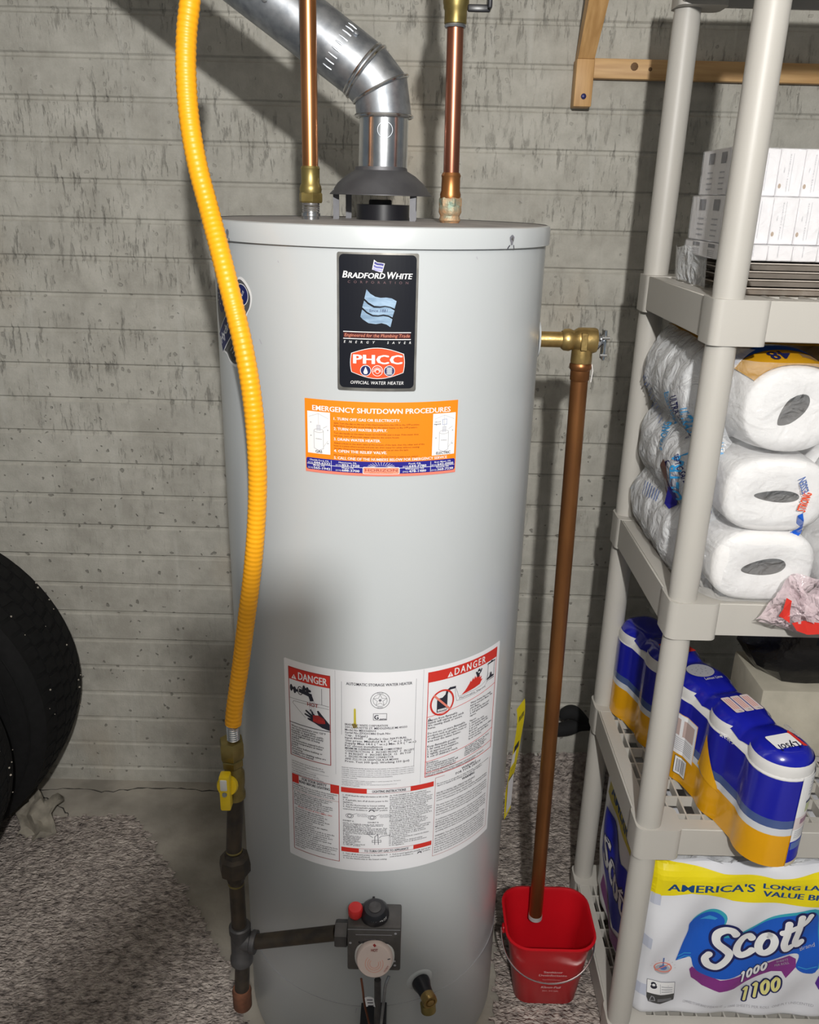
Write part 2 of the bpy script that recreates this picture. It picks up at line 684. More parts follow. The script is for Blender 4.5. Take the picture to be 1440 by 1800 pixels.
def spline(pts, sub=8):
    """Catmull-Rom through points"""
    pts = [Vector(p) for p in pts]
    out = []
    n = len(pts)
    for i in range(n - 1):
        p0, p1, p2, p3 = pts[max(i - 1, 0)], pts[i], pts[i + 1], pts[min(i + 2, n - 1)]
        for k in range(sub):
            t = k / sub
            out.append(0.5 * ((2 * p1) + (p2 - p0) * t + (2 * p0 - 5 * p1 + 4 * p2 - p3) * t * t + (3 * p1 - p0 - 3 * p2 + p3) * t ** 3))
    out.append(pts[-1])
    return out


# ================================================================== SETTING
# ---- back wall: cast concrete with a brick pattern, every brick of the visible field its own piece
WY = 1.96
CH = 0.0809
wall = struct(obj('wall_back', MB().box(-1.9, 2.1, WY + 0.004, WY + 0.16, -0.02, 2.62), WALL))
BL = 0.2157


def brick_mesh(w, var):
    h = CH
    j, ch, dp = 0.0035, 0.004, 0.0042
    rr = random.Random(var)
    mb = MB()
    jt = lambda: rr.uniform(-0.0004, 0.0004)
    x0, x1, z0, z1 = -w / 2, w / 2, j, h - j * 0.4
    back = [(x0, dp, z0), (x1, dp, z0), (x1, dp, z1), (x0, dp, z1)]
    fr = [(x0, jt(), z0 + ch), (x1, jt(), z0 + ch), (x1, jt(), z1 - ch), (x0, jt(), z1 - ch)]
    mb.add(back + fr, [(4, 5, 6, 7), (0, 1, 5, 4), (1, 2, 6, 5), (2, 3, 7, 6), (3, 0, 4, 7)])
    return mb


bvar = []
for k in range(6):
    me = brick_mesh(BL, k).mesh('brick', smooth=False)
    me.materials.append(WALL)
    bvar.append(me)
far = MB()
nb = 0
for c in range(0, 32):
    z = 0.0437 - CH + c * CH
    off = (c % 2) * BL / 2
    for i in range(-9, 11):
        x = i * BL + off + 0.03
        if x - BL / 2 < -1.9 or x + BL / 2 > 2.1:
            continue
        vis = -1.06 - 0.0 < x < 1.06 and c >= 1 and z < 1.99
        if vis and z > 1.0 and (x < -0.98 or x > 0.98):
            vis = False
        if vis and nb < 300:
            o = bpy.data.objects.new('brick', bvar[random.randrange(6)])
            o.location = (x, WY + random.uniform(-0.0005, 0.0005), z)
            o.parent = wall
            COL.objects.link(o)
            nb += 1
        else:
            far.add([v + Vector((x, WY, z)) for v in brick_mesh(BL, (c * 7 + i) % 6).v], [(4, 5, 6, 7), (0, 1, 5, 4), (1, 2, 6, 5), (2, 3, 7, 6), (3, 0, 4, 7)])
fo = obj('brick_field', far, WALL, wall, smooth=False)
fo['kind'] = 'stuff'

struct(obj('ceiling', MB().box(-3.0, 3.0, -2.5, WY, 2.40, 2.50), mat('ceiling_board', (.45, .42, .38), .9, var=.2)))
# ---- concrete floor with a crack along the wall
floor = struct(obj('floor', MB().box(-2.2, 2.4, -1.6, 2.1, -0.12, 0.0), CONC))
ck = MB()
K_CRACK = mat('crack_dark', (0.05, 0.045, 0.04), 0.95, var=0.3)
for pts in ([(40, 1392), (100, 1386), (150, 1384), (180, 1391), (215, 1388), (260, 1384), (300, 1387), (345, 1388), (400, 1392)],
            [(75, 1402), (95, 1412), (118, 1426), (124, 1437)]):
    q = []
    for x, y in pts:
        p = PZ(x, y, 0.0)
        q.append(p + Vector((random.uniform(-.004, .004), random.uniform(-.004, .004), 0.0)))
    q = [a + Vector((random.uniform(-.003, .003), random.uniform(-.004, .004), 0)) for a in spline(q, 5)]
    obj('crack', MB().tube(q, [random.uniform(.0007, .0026) for a in q], 5), K_CRACK, floor)

# ---- carpet remnants: looped pile, ragged edge, turned up against the wall on the right
CP = [PZ(x, y, 0).xy for x, y in ((-90, 1436), (70, 1437), (150, 1440), (235, 1438), (262, 1470), (300, 1530), (345, 1600), (385, 1670), (430, 1745))]
outl = [tuple(p) for p in CP] + [(-0.30, 1.20), (-0.25, 0.98), (0.0, 0.90), (0.16, 1.05), (0.20, 1.25), (0.215, 1.45), (0.10, 1.62), (0.04, 1.80), (0.04, 2.075), (1.5, 2.075), (1.5, -0.4), (-1.7, -0.4), (-1.7, 1.80)]


def inside(x, y):
    c = False
    n = len(outl)
    for i in range(n):
        x1, y1 = outl[i]
        x2, y2 = outl[(i + 1) % n]
        if (y1 > y) != (y2 > y) and x < (x2 - x1) * (y - y1) / (y2 - y1) + x1:
            c = not c
    return c


cm = MB()
idx = {}
rc = random.Random(3)
ST = 0.0115


def cv(i, j):
    if (i, j) not in idx:
        x, y = -1.7 + i * ST, 0.2 + j * ST
        z = 0.009 + rc.uniform(-0.0022, 0.0022)
        x += rc.uniform(-.003, .003)
        y += rc.uniform(-.003, .003)
        if y > 1.90:
            s = y - 1.90
            r = 0.035
            a = min(s / r, PI / 2)
            y2 = 1.90 + r * math.sin(a)
            z2 = r * (1 - math.cos(a)) + max(0, s - r * PI / 2)
            y, z = y2 - 0.009 * math.sin(a) + rc.uniform(-.002, .002), z2 + 0.009 * math.cos(a)
        idx[(i, j)] = len(cm.v)
        cm.v.append(Vector((x, y, z)))
    return idx[(i, j)]


for j in range(0, int(1.9 / ST)):
    for i in range(0, int(3.2 / ST)):
        x, y = -1.7 + (i + .5) * ST, 0.2 + (j + .5) * ST
        jx, jy = rc.uniform(-.008, .008), rc.uniform(-.008, .008)
        if inside(x + jx, y + jy) and y < 2.07:
            cm.f.append([cv(i, j), cv(i + 1, j), cv(i + 1, j + 1), cv(i, j + 1)])
tag(obj('carpet', cm, CARPET, base=(0, 1.2, 0)), 'grey mauve looped carpet with a ragged cut edge around the heater', 'carpet')

# ---- wooden bracket frame on the wall
wf = thing('wooden_bracket', 'pine wood bracket and ledger board screwed to the wall behind the shelf', 'wall bracket', (0.334, WY, 1.74))
obj('ledger_board', MB().rbox(0.354, 1.35, WY - 0.024, WY - 0.002, 1.803, 1.840, 0.002), WOODH, wf)
obj('upright', MB().rbox(0.316, 0.3525, WY - 0.042, WY - 0.002, 1.748, 1.836, 0.002), WOOD, wf)
br = MB().hexa([(0.318, WY - 0.040, 1.8365), (0.3515, WY - 0.040, 1.8365), (0.3515, WY - 0.003, 1.8365), (0.318, WY - 0.003, 1.8365),
                (0.318, 1.72, 2.10), (0.366, 1.72, 2.10), (0.366, 1.76, 2.13), (0.318, 1.76, 2.13)])
obj('brace', br, WOOD, wf, smooth=False)
kn = MB()
kn.lathe([(0.0055, 0), (0.0055, 0.002), (0.003, 0.0035)], (0.335, WY - 0.042, 1.767), (0, -1, 0), 12)
obj('screw', kn, NAVYP, wf)
kn2 = MB().lathe([(0.004, 0), (0.003, 0.0008)], (0.470, WY - 0.024, 1.822), (0, -1, 0), 10)
obj('knot', MB().lathe([(0.008, 0), (0.006, 0.0008)], (0.437, WY - 0.024, 1.826), (0, -1, 0), 10), mat('wood_knot', (0.16, 0.08, 0.03), 0.7, var=0.3), wf)
obj('knot', kn2, mat('wood_knot', (0.16, 0.08, 0.03), 0.7, var=0.3), wf)

# ================================================================== WATER HEATER
ZT = 1.53


def cylpt(u, v, lift=0.0, R=TR):
    a = u / R
    return (TX + (R + lift) * math.sin(a), TY - (R + lift) * math.cos(a), v)


wh = thing('water_heater', 'tall grey-white cylindrical gas water heater covered in stickers', 'water heater', (TX, TY, 0))
obj('jacket', MB().lathe([(TR - .03, 0.006), (TR - 0.002, 0.006), (TR, 0.012), (TR, 1.505)], (TX, TY, 0), n=128), ENAMEL, wh)
capm = MB().lathe([(TR + .0045, 1.5035), (TR + .005, 1.504), (TR + .005, 1.5255), (TR + .0035, 1.529), (TR, 1.5303)], (TX, TY, 0), n=128, cap1=False)
obj('top_cap', capm, ENAMEL, wh)
obj('top_plate', MB().lathe([(TR + .001, 1.5295), (TR * 0.6, 1.5315), (0.001, 1.532)], (TX, TY, 0), n=96), TOPGREY, wh)
sm = MB().lathe([(TR - 0.0004, 0.1972), (TR + 0.0006, 0.1985), (TR - 0.0004, 0.1998)], (TX, TY, 0), n=128, cap0=False, cap1=False)
obj('lower_seam', sm, mat('seam_dark', (0.30, 0.30, 0.32), 0.5, var=0.1), wh)
# chips in the cap's paint
chip = Print(lambda u, v, l: cylpt(u * 1.02, v, l + 0.0052), None, 0.0003)
for (x, y, s) in ((893, 422, 1.0), (406, 411, 0.9)):
    u, v = hit(x, y, TR + .005)
    chip.poly([(u + 0.0055 * s * math.cos(a) * (0.75 + 0.25 * math.sin(3 * a)), v + 0.0068 * s * math.sin(a)) for a in [k * PI / 6 for k in range(12)]], K_GREY, 1)
    chip.poly([(u - .002 * s, v + .001), (u + .003 * s, v - .002), (u + .001, v + .005)], CHROME, 2)
    chip.line([(u - .004 * s, v - .007 * s), (u - .0075 * s, v - .0105 * s)], 0.0016, K_TEXT, 1)
    chip.line([(u + .004 * s, v - .007 * s), (u + .005 * s, v - .011 * s)], 0.0014, K_TEXT, 1)
chip.build(wh, 'paint_chip')
scr = Print(lambda u, v, l: cylpt(u, v, l), None, 0.0002)
for (x, y, x2, y2) in ((457, 597, 460, 604), (489, 459, 490, 461), (625, 1790 - 10, 627, 1772), (838, 452, 839, 455)):
    a, b = hit(x, y), hit(x2, y2)
    scr.line([a, b], 0.0016, K_LGREY, 1)
scr.build(wh, 'scuff')

# flue collar under the hood
fl = MB().lathe([(0.040, 1.5305), (0.040, 1.5535), (0.036, 1.5535), (0.036, 1.535)], (TX + 0.003, TY, 0), n=40)
flo = obj('flue_collar', fl, BLACKP, wh)
obj('flue_baffle', MB().rbox(TX - 0.018, TX + 0.016, TY - 0.012, TY + 0.012, 1.536, 1.5605, 0.002), IRONG, flo)


# ---------- black name plate
def surfT(u, v, l):
    return cylpt(u, v, l)


def rrect(a, b, c, d, r, n=5):
    pts = []
    for cx, cy, s in ((c - r, d - r, 0), (a + r, d - r, 1), (a + r, b + r, 2), (c - r, b + r, 3)):
        for k in range(n + 1):
            an = s * PI / 2 + k / n * PI / 2
            pts.append((cx + r * math.cos(an), cy + r * math.sin(an)))
    return pts


def sheet(name, a, b, c, d, m, lift=0.0005, r=0.004, parent=wh):
    p = Print(surfT, 0.006, lift - 0.00022)
    p.poly(rrect(a, b, c, d, r), m, 1)
    n0 = len(COL.objects)
    p.build(parent, name)
    return COL.objects[-1]


PU0, PU1, PV0, PV1 = -0.0455, 0.0595, 1.3215, 1.4985
plate = sheet('name_plate', PU0, PV0, PU1, PV1, SILVER, 0.0005, 0.003)


def pl(x, y):
    return PU0 + (x - 15) / 985 * (PU1 - PU0), PV1 - (y - 90) / 1690 * (PV1 - PV0)


pp = Print(surfT, 0.006, 0.0006)
a0, b0 = pl(42, 1740)
a1, b1 = pl(972, 112)
pp.poly(rrect(a0, b0, a1, b1, 0.006), K_BLACK, 1)


def wave_flag(x0, y0, x1, y1, h, skew, amp=30, n=12):
    """flag band outline in plate pixels: top-left (x0,y0) to top-right (x1,y1)"""
    top, bot = [], []
    for k in range(n + 1):
        t = k / n
        yy = y0 + (y1 - y0) * t + amp * math.sin(2 * PI * t)
        top.append((x0 + (x1 - x0) * t, yy))
        bot.append((x0 + (x1 - x0) * t + skew, yy + h))
    return [pl(*q) for q in top + bot[::-1]]


pp.poly([pl(*q) for q in [(375, 520), (420, 570), (480, 605), (545, 618), (610, 612), (680, 622), (738, 655), (715, 745), (660, 722), (600, 712), (540, 720), (470, 715), (400, 675), (350, 630)]], FLAG, 2)
pp.poly([pl(*q) for q in [(347, 655), (395, 700), (465, 738), (540, 738), (600, 726), (660, 736), (715, 768), (690, 850), (640, 826), (580, 816), (520, 828), (455, 825), (385, 790), (325, 735)]], FLAG, 2)
pp.poly([pl(*q) for q in [(323, 762), (380, 810), (450, 843), (520, 845), (580, 835), (640, 845), (690, 873), (668, 970), (620, 938), (560, 922), (490, 935), (400, 925), (330, 880), (303, 850)]], FLAG, 2)
pp.text('Since 1881', *pl(520, 788), 0.0034, K_NAVY, w=0.024, shear=0.15, layer=3)
# little flag in the logo
pp.poly([pl(*q) for q in [(462, 170), (500, 200), (545, 205), (590, 212), (560, 322), (548, 318), (500, 305), (440, 285)]], K_WHITE, 2)
for (yy, m_) in ((190, ink('indigo', (0.06, 0.06, 0.25))), (226, ink('lilac', (0.16, 0.16, 0.42))), (258, ink('pale_lilac', (0.38, 0.37, 0.58)))):
    sh = -(yy - 190) * 0.22
    pp.poly([pl(x + sh, y) for x, y in [(470, yy), (505, yy + 18), (545, yy + 20), (580, yy + 28), (574, yy + 54), (540, yy + 46), (500, yy + 44), (463, yy + 26)]], m_, 3)
pp.text('B', *pl(85, 388), 0.0082, K_WHITE, align='L', bold=0.02, shear=0.22)
pp.text('RADFORD', *pl(150, 390), 0.0066, K_WHITE, w=pl(595, 0)[0] - pl(150, 0)[0], align='L', bold=0.022, shear=0.22)
pp.text('W', *pl(622, 390), 0.0082, K_WHITE, w=pl(728, 0)[0] - pl(622, 0)[0], align='L', bold=0.02, shear=0.22)
pp.text('HITE', *pl(722, 390), 0.0066, K_WHITE, w=pl(925, 0)[0] - pl(722, 0)[0], align='L', bold=0.022, shear=0.22)
pp.text('CORPORATION', *pl(512, 450), 0.0030, K_MAUVE, w=pl(870, 0)[0] - pl(145, 0)[0], space=2.6)
for yy in (1036, 1122):
    pp.line([pl(95, yy), pl(918, yy)], 0.0010, K_WHITE, 2)
pp.rect(*pl(95, 1108), *pl(918, 1048), ink('maroon', (0.07, 0.012, 0.012)), 2)
pp.text('Engineered for the Plumbing Trade', *pl(508, 1096), 0.0041, K_PINK, w=pl(908, 0)[0] - pl(108, 0)[0], shear=0.2, bold=0.004)
pp.text('ENERGY  SAVER', *pl(512, 1176), 0.0031, K_WHITE, w=pl(925, 0)[0] - pl(100, 0)[0], space=3.0, shear=0.2)
bar = []
for k in range(13):
    t = k / 12
    bar.append((190 + t * 650, 1300 - 74 * math.sin(PI * t)))
for k in range(1, 6):
    t = k / 6
    bar.append((840 + 14 * math.sin(PI * t), 1300 + t * 235))
for k in range(13):
    t = k / 12
    bar.append((838 - t * 646, 1540 + 80 * math.sin(PI * t)))
for k in range(1, 6):
    t = k / 6
    bar.append((190 - 14 * math.sin(PI * t), 1540 - t * 240))
pp.poly([pl(*q) for q in bar], K_WHITE, 2)
cx_, cy_ = 515, 1422
pp.poly([pl(cx_ + (x - cx_) * 0.978, cy_ + (y - cy_) * 0.962) for x, y in bar], K_PHCC, 3)
pp.text('PHCC', *pl(518, 1428), 0.0115, K_WHITE, w=pl(815, 0)[0] - pl(222, 0)[0], bold=0.035, layer=4, space=1.05)
for i, x in enumerate((370, 515, 663)):
    c = pl(x, 1515)
    pp.ell(*c, 0.0072, 0.0072, K_WHITE, 4)
    pp.ell(*c, 0.0065, 0.0065, K_NAVY if i != 1 else K_PHCC, 5)
    if i == 0:
        pp.poly([(c[0], c[1] + .0052), (c[0] + .002, c[1] + .0005), (c[0] + .0029, c[1] - .0022), (c[0] + .0016, c[1] - .0046), (c[0] - .0016, c[1] - .0046), (c[0] - .0029, c[1] - .0022), (c[0] - .002, c[1] + .0005)], K_WHITE, 6)
    elif i == 1:
        for k in range(9):
            a = PI * k / 8
            pp.line([(c[0] + .003 * math.cos(a), c[1] - .001 + .003 * math.sin(a)), (c[0] + .0056 * math.cos(a), c[1] - .001 + .0056 * math.sin(a))], 0.0007, K_WHITE, 6)
        pp.ring(c[0], c[1] - .001, .0026, .0026, .0006, K_WHITE, 6, 16)
    else:
        pp.rect(c[0] - .0030, c[1] - .005, c[0] + .0030, c[1] + .005, K_LGREY, 6)
        for k in range(4):
            pp.rect(c[0] - .0042, c[1] - .0043 + k * .0026, c[0] + .0042, c[1] - .0031 + k * .0026, K_LGREY, 6)
pp.text('OFFICIAL WATER HEATER', *pl(512, 1690), 0.0042, K_WHITE, w=pl(840, 0)[0] - pl(180, 0)[0], shear=0.2, bold=0.008, space=1.1)
pp.build(plate)

# ---------- orange emergency sticker
EU0, EU1, EV0, EV1 = -0.0935, 0.1225, 1.2025, 1.3065
em = sheet('emergency_sticker', EU0, EV0, EU1, EV1, K_ORNG, 0.0005, 0.001)


def el(U, V):
    return EU0 + U * (EU1 - EU0), EV1 - V * (EV1 - EV0)


EW = EU1 - EU0
ep = Print(surfT, 0.006, 0.0006)
ep.rect(*el(0.0, 1.0), *el(1.0, 0.965), K_SAL, 1)
ep.text('EMERGENCY SHUTDOWN PROCEDURES', *el(0.5, 0.148), 0.0068, K_WHITE, w=0.89 * EW, bold=0.02)
for (a, b, name) in ((0.018, 0.172, 'GAS'), (0.828, 0.985, 'ELECTRIC')):
    ep.rect(*el(a, 0.735), *el(b, 0.165), K_WHITE, 1)
    c = (a + b) / 2
    ep.text(name, *el(c, 0.722), 0.0037, K_TEXT, bold=0.02, w=(0.045 if name == 'GAS' else 0.10) * EW)
    # drawing of a heater standing in a room corner
    LG = K_LGREY
    w_ = 0.00045
    ep.line([el(a + .01, .24), el(c, .19), el(b - .01, .25)], w_, LG, 2)
    ep.line([el(c, .19), el(c, .34)], w_, LG, 2)
    x0, x1 = c - .032, c + .032
    ep.line([el(x0, .42), el(x0, .66), el(c, .69), el(x1, .66), el(x1, .42)], w_ * 1.6, LG, 2)
    ex, ey = el(c, .42)
    ep.ring(ex, ey, .032 * EW, .0026, w_ * 1.4, LG, 2, 20)
    ep.rect(*el(c - .012, .42), *el(c + .012, .345), mat('ink_faint', (0.62, 0.63, 0.68), .5, var=.02), 2)
    ep.line([el(c - .012, .42), el(c - .012, .345), el(c + .012, .345), el(c + .012, .42)], w_, LG, 3)
    ep.line([el(x1, .38), el(x1 + .025, .35)], w_ * 1.5, LG, 2)
    ep.text('c', *el(c, .535), .002, K_GREY, res=1)
    ep.line([el(c - .02, .53), el(c + .02, .535)], w_ * 1.3, K_GREY, 2)
    ep.line([el(x1 + .002, .63), el(x1 + .03, .55)], w_, LG, 2)
    for k in range(4):
        q = el(a + .02 + (k % 2) * .115, .32 + k * .09)
        ep.rect(q[0], q[1], q[0] + .0016, q[1] + .0012, K_GREY, 2)
ep.text('CIRCUIT', *el(0.86, 0.285), .0017, K_GREY, res=1, bold=.01)
ep.text('BREAKER', *el(0.86, 0.315), .0017, K_GREY, res=1, bold=.01)
ep.frame(*el(.893, .32), *el(.925, .245), .0005, K_MBLUE, 2)
for t, V in (('1. TURN OFF GAS OR ELECTRICITY.', .255), ('2. TURN OFF WATER SUPPLY.', .390), ('3. DRAIN WATER HEATER.', .530), ('4. OPEN THE RELIEF VALVE.', .690), ('5. CALL ONE OF THE NUMBERS BELOW FOR EMERGENCY SERVICE', .785)):
    ep.text(t, *el(.197, V), .0037, K_WHITE, align='L', bold=.022, w=min(1, len(t) * .0131) * EW * (1.03 if V < .7 else 1.04))
for t, V, b in (('GAS: Turn the dial on the top of the thermostat from the ON to the OFF position.', .305, 0), ('ELECTRIC: Switch the circuit breaker for the water heater to the OFF position.', .342, 0),
                ('Turn the handle on the water faucet CLOCKWISE until it stops. If the water does', .437, 0), ('not stop, turn off the main water valve for the entire house.', .474, 0),
                ('Attach a hose to the drain valve at the bottom of the tank, then the other end of the', .574, 0), ('hose to a place where people and pets can drain water for safety without causing', .610, 0),
                ('damage. Open a hot water faucet in the house to let air into the tank.', .646, 0), ('Flip handle so it is sticking straight out or up. (CAUTION: Scalding hot water)', .737, 0)):
    ep.text(t, *el(.197, V), .0021, K_BROWN, align='L', w=len(t) * .0068 * EW, res=1, bold=.006)
ep.poly(rrect(*el(0.006, 0.962), *el(0.994, 0.80), 0.003), K_BLUE, 1)
for U in (.178, .822):
    ep.line([el(U, .815), el(U, .955)], .0006, K_WHITE, 2)
ep.line([el(.012, .885), el(.385, .885)], .0006, K_WHITE, 2)
ep.line([el(.615, .885), el(.988, .885)], .0006, K_WHITE, 2)
for U, V, a, b, c in ((.095, .838, 'Chadds Ford, PA', '(610)', '444-6332'), (.095, .910, 'Media, PA', '(610)', '565-1942'), (.285, .838, 'Havertown, PA', '(610)', '853-1920'), (.285, .910, 'Wayne, PA', '(610)', '688-3700'),
                      (.715, .838, 'Paoli, PA', '(610)', '644-7780'), (.715, .910, 'Wilmington, DE', '(302)', '478-1480'), (.905, .838, 'Bryn Mawr, PA', '(610)', '642-0900'), (.905, .910, 'Newark, DE', '(302)', '368-7238')):
    ep.text(a, *el(U, V), .0022, K_WHITE, bold=.02, res=1, w=len(a) * .0088 * EW)
    ep.text(b, *el(U - .078, V + .037), .0020, K_WHITE, align='L', bold=.012, res=1, w=.036 * EW)
    ep.text(c, *el(U - .037, V + .039), .0031, K_WHITE, align='L', bold=.022, w=.113 * EW)
for k in range(13):
    a = PI * (0.06 + 0.88 * k / 12)
    c = el(.5, .905)
    ep.line([(c[0] + .010 * math.cos(a), c[1] + .003 + .002 * math.sin(a)), (c[0] + .019 * math.cos(a), c[1] + .003 + .0078 * math.sin(a))], .0004, K_WHITE, 2)
ep.poly(rrect(*el(.382, .970), *el(.618, .872), .002), K_WHITE, 3)
ep.poly(rrect(*el(.386, .963), *el(.614, .879), .0018), K_PINK, 4)
ep.text('HORIZON', *el(.5, .932), .0038, K_DRED, w=.205 * EW, layer=5)
ep.text('SERVICES COMPANY', *el(.5, .956), .0013, K_BROWN, w=.15 * EW, layer=5, res=1)
ep.build(em)

# ---------- big white warning label
WU0, WU1, WV0, WV1 = -0.142, 0.2445, 0.508, 0.8905
wl = sheet('warning_label', WU0, WV0, WU1, WV1, PAPER, 0.0005, 0.003)
WW, WH = WU1 - WU0, WV1 - WV0


def ll(U, V):
    return WU0 + U * WW, WV1 - V * WH


wp = Print(surfT, 0.006, 0.0006)


def para(lines, U, V, dv, h, m=K_TEXT, wf=None, bold=.006, align='L', mw=None):
    bold = max(bold, .016)
    for k, t in enumerate(lines):
        if t:
            wp.text(t, *ll(U, V + k * dv), h, m, align=align, res=1, bold=bold, w=(None if wf is None else wf * WW), mw=(None if mw is None else mw * WW))


def tri(x, y, s, m, m2):
    wp.poly([(x - s, y), (x + s, y), (x, y + 1.75 * s)], m, 3)
    wp.rect(x - s * .13, y + s * .5, x + s * .13, y + s * 1.25, m2, 4)
    wp.rect(x - s * .13, y + s * .15, x + s * .13, y + s * .35, m2, 4)


for U in (.232, .586):
    wp.line([ll(U, 0.003), ll(U, .50 if U < .4 else .555)], .0005, K_LGREY, 1)
wp.line([ll(.258, .05), ll(.258, .30)], .0005, K_GREY, 1)
wp.line([ll(.556, .04), ll(.556, .46)], .0005, K_GREY, 1)
# left DANGER panel
wp.frame(*ll(.022, .462), *ll(.212, .032), .0012, K_DRED, 2)
wp.rect(*ll(.022, .090), *ll(.212, .032), K_RED, 1)
tri(*ll(.050, .084), .0048, K_WHITE, K_RED)
wp.text('DANGER', *ll(.135, .080), .0125, K_WHITE, w=.128 * WW, bold=.02)
for (U, V) in ((.035, .130), (.052, .136), (.096, .118), (.112, .122)):
    c = ll(U, V)
    wp.ell(*c, .0026, .0062, K_TEXT, 2)
    wp.ell(c[0] + .003, c[1], .0036, .0024, K_TEXT, 2)
c = ll(.078, .132)
wp.ring(*c, .0042, .0072, .0013, K_TEXT, 2)
wp.line([ll(.080, .132), ll(.108, .137), ll(.124, .142), ll(.130, .160)], .0068, K_TEXT, 3)
wp.line([ll(.175, .10), ll(.175, .175), ll(.205, .178)], .0006, K_TEXT, 1)
wp.line([ll(.026, .180), ll(.175, .175)], .0005, K_TEXT, 1)
wp.line([ll(.205, .19), ll(.12, .188), ll(.045, .19), ll(.04, .20), ll(.10, .255)], .0005, K_TEXT, 1)
for dx in (-.010, -.003, .004, .010):
    wp.line([ll(.132 + dx, .166), ll(.132 + dx * 1.3, .225)], .0006, K_LGREY, 2)
wp.text('HOT', *ll(.135, .192), .0062, K_DRED, w=.048 * WW, layer=4, bold=.01)
wp.poly([ll(*q) for q in ((.208, .292), (.208, .262), (.185, .235), (.160, .205), (.153, .209), (.160, .228), (.145, .232), (.127, .206), (.121, .211), (.132, .232), (.104, .214), (.100, .221), (.125, .240), (.098, .232), (.096, .239), (.125, .251), (.110, .252), (.111, .259), (.140, .268), (.175, .285))], K_TEXT, 2)
wp.poly([ll(*q) for q in ((.135, .232), (.160, .228), (.185, .240), (.19, .262), (.16, .268), (.135, .262))], K_DRED, 3)
wp.text('BURN', *ll(.163, .258), .0042, K_RED, w=.05 * WW, layer=4)
wp.line([ll(.022, .297), ll(.212, .297)], .0012, K_TEXT, 2)
para(['Water temperature over 125°F', 'can cause severe burns', 'instantly or death from scalds.', 'Children, disabled and elderly', 'are at highest risk of being', 'scalded.', 'See instruction manual before', 'setting temperature at water', 'heater.', 'Feel water before bathing or', 'showering.', 'Temperature limiting valves are', 'available, see manual.'], .030, .316, .01135, .0033, bold=.014, mw=0.176)
para(['CAUTION: Hotter water increases the risk of', 'scald injury. Before changing temperature setting', 'see instruction manual.'], .026, .492, .011, .0021, K_GREY, mw=0.19)
wp.line([ll(.026, .520), ll(.2, .520)], .0004, K_GREY, 1)
para(['This water heater is thermostatically', 'controlled and is factory set at 120F, the', 'lowest setting to reduce the risk of scald injury.'], .026, .531, .011, .0021, K_GREY, mw=0.19)
# centre data panel
wp.text('AUTOMATIC STORAGE WATER HEATER', *ll(.408, .062), .0046, K_TEXT, w=.262 * WW, bold=.016)
c = ll(.412, .128)
wp.ring(*c, .0145, .0145, .0007, K_TEXT, 2)
wp.ring(*c, .0108, .0108, .0005, K_TEXT, 2)
st = []
for k in range(10):
    a = PI / 2 + k * PI / 5
    r_ = .0105 if k % 2 == 0 else .0045
    st.append((c[0] + r_ * math.cos(a), c[1] + r_ * math.sin(a)))
wp.line(st, .0005, K_TEXT, 2, True)
wp.ell(*c, .0023, .0023, K_GREY, 2, 12)
wp.text('DESIGN', c[0], c[1] + .0118, .0018, K_TEXT, res=1, w=.009)
wp.text('CERTIFIED', c[0], c[1] - .0136, .0018, K_TEXT, res=1, w=.010)
wp.frame(*ll(.385, .222), *ll(.440, .190), .0007, K_TEXT, 2)
wp.text('G', *ll(.390, .217), .0078, K_TEXT, align='L', w=.0062, bold=.05)
wp.text('gama', *ll(.410, .219), .0030, K_TEXT, align='L', bold=.03, w=.0105, res=1)
tw = ['BRADFORD WHITE CORPORATION', '200 LAFAYETTE ST. MIDDLEVILLE MI 49333', 'Model No MI5036EN10', 'Serial No:ZF3201886 Dash No:', 'Cap.  50(gal.)', 'Input 40000     (Btu/hr.) Gas: NATURAL', 'Gas press. Manifold 4.0  ( " w.c.)  Inlet',
      'Supply Max 14.0 ( " w.c.) Min. 5.0 ( " w.c.)', 'For closet installation', 'MINIMUM CLEARANCES FROM COMBUSTIBLE', 'CONSTRUCTION  4   INCHES FRONT  0   IN LEFT', '0  IN RIGHT  0   INCHES BACK  12   IN TOP', '6   INCHES FROM VENT CONNECTOR', 'ANS Z21.10.1A 2000*CSA 4.1A M2000', 'Press. Test 300 (psi). Working 150 (psi)']
for k, t in enumerate(tw):
    wp.text(t, *ll(.272, .252 + k * .0128), .0036, K_TEXT, align='L', res=1, bold=.016, w=len(t) * .00660 * WW)
para(['BRADFORD WHITE WATER HEATERS ARE PROTECTED BY ONE OR MORE OF THE FOLLOWING U.S. PATENTS NO. 30,356;', '4,669,448; 4,672,919; 4,790,289; 4,808,356; 4,829,983; 4,861,968; 4,904,428; 5,000,893; 5,023,031;', '5,052,346; 5,081,696; 5,092,519; 5,115,767; 5,199,385; 5,277,171; 5,341,770; 5,372,185; 5,485,879;', '5,574,822; 5,596,952; 5,660,165; 5,682,666; 5,761,379; 5,943,984; 5,954,492; 5,988,117; 6,142,216;', 'OTHER U.S. AND FOREIGN PATENT APPLICATIONS PENDING.', '5,761,379; 6,056,542'], .258, .462, .0100, .0020, K_GREY, bold=.004, mw=0.3)
para(['This water heater design is suitable as an auxiliary or central operating heat. This burner', 'assembly when the manufacturer is followed.', 'This water heater complies with the 20% minimum from in excess from FCC 3 10', '& 10,75,81 BI, as applicable.'], .258, .524, .0085, .0018, K_GREY, bold=.004, mw=0.3)
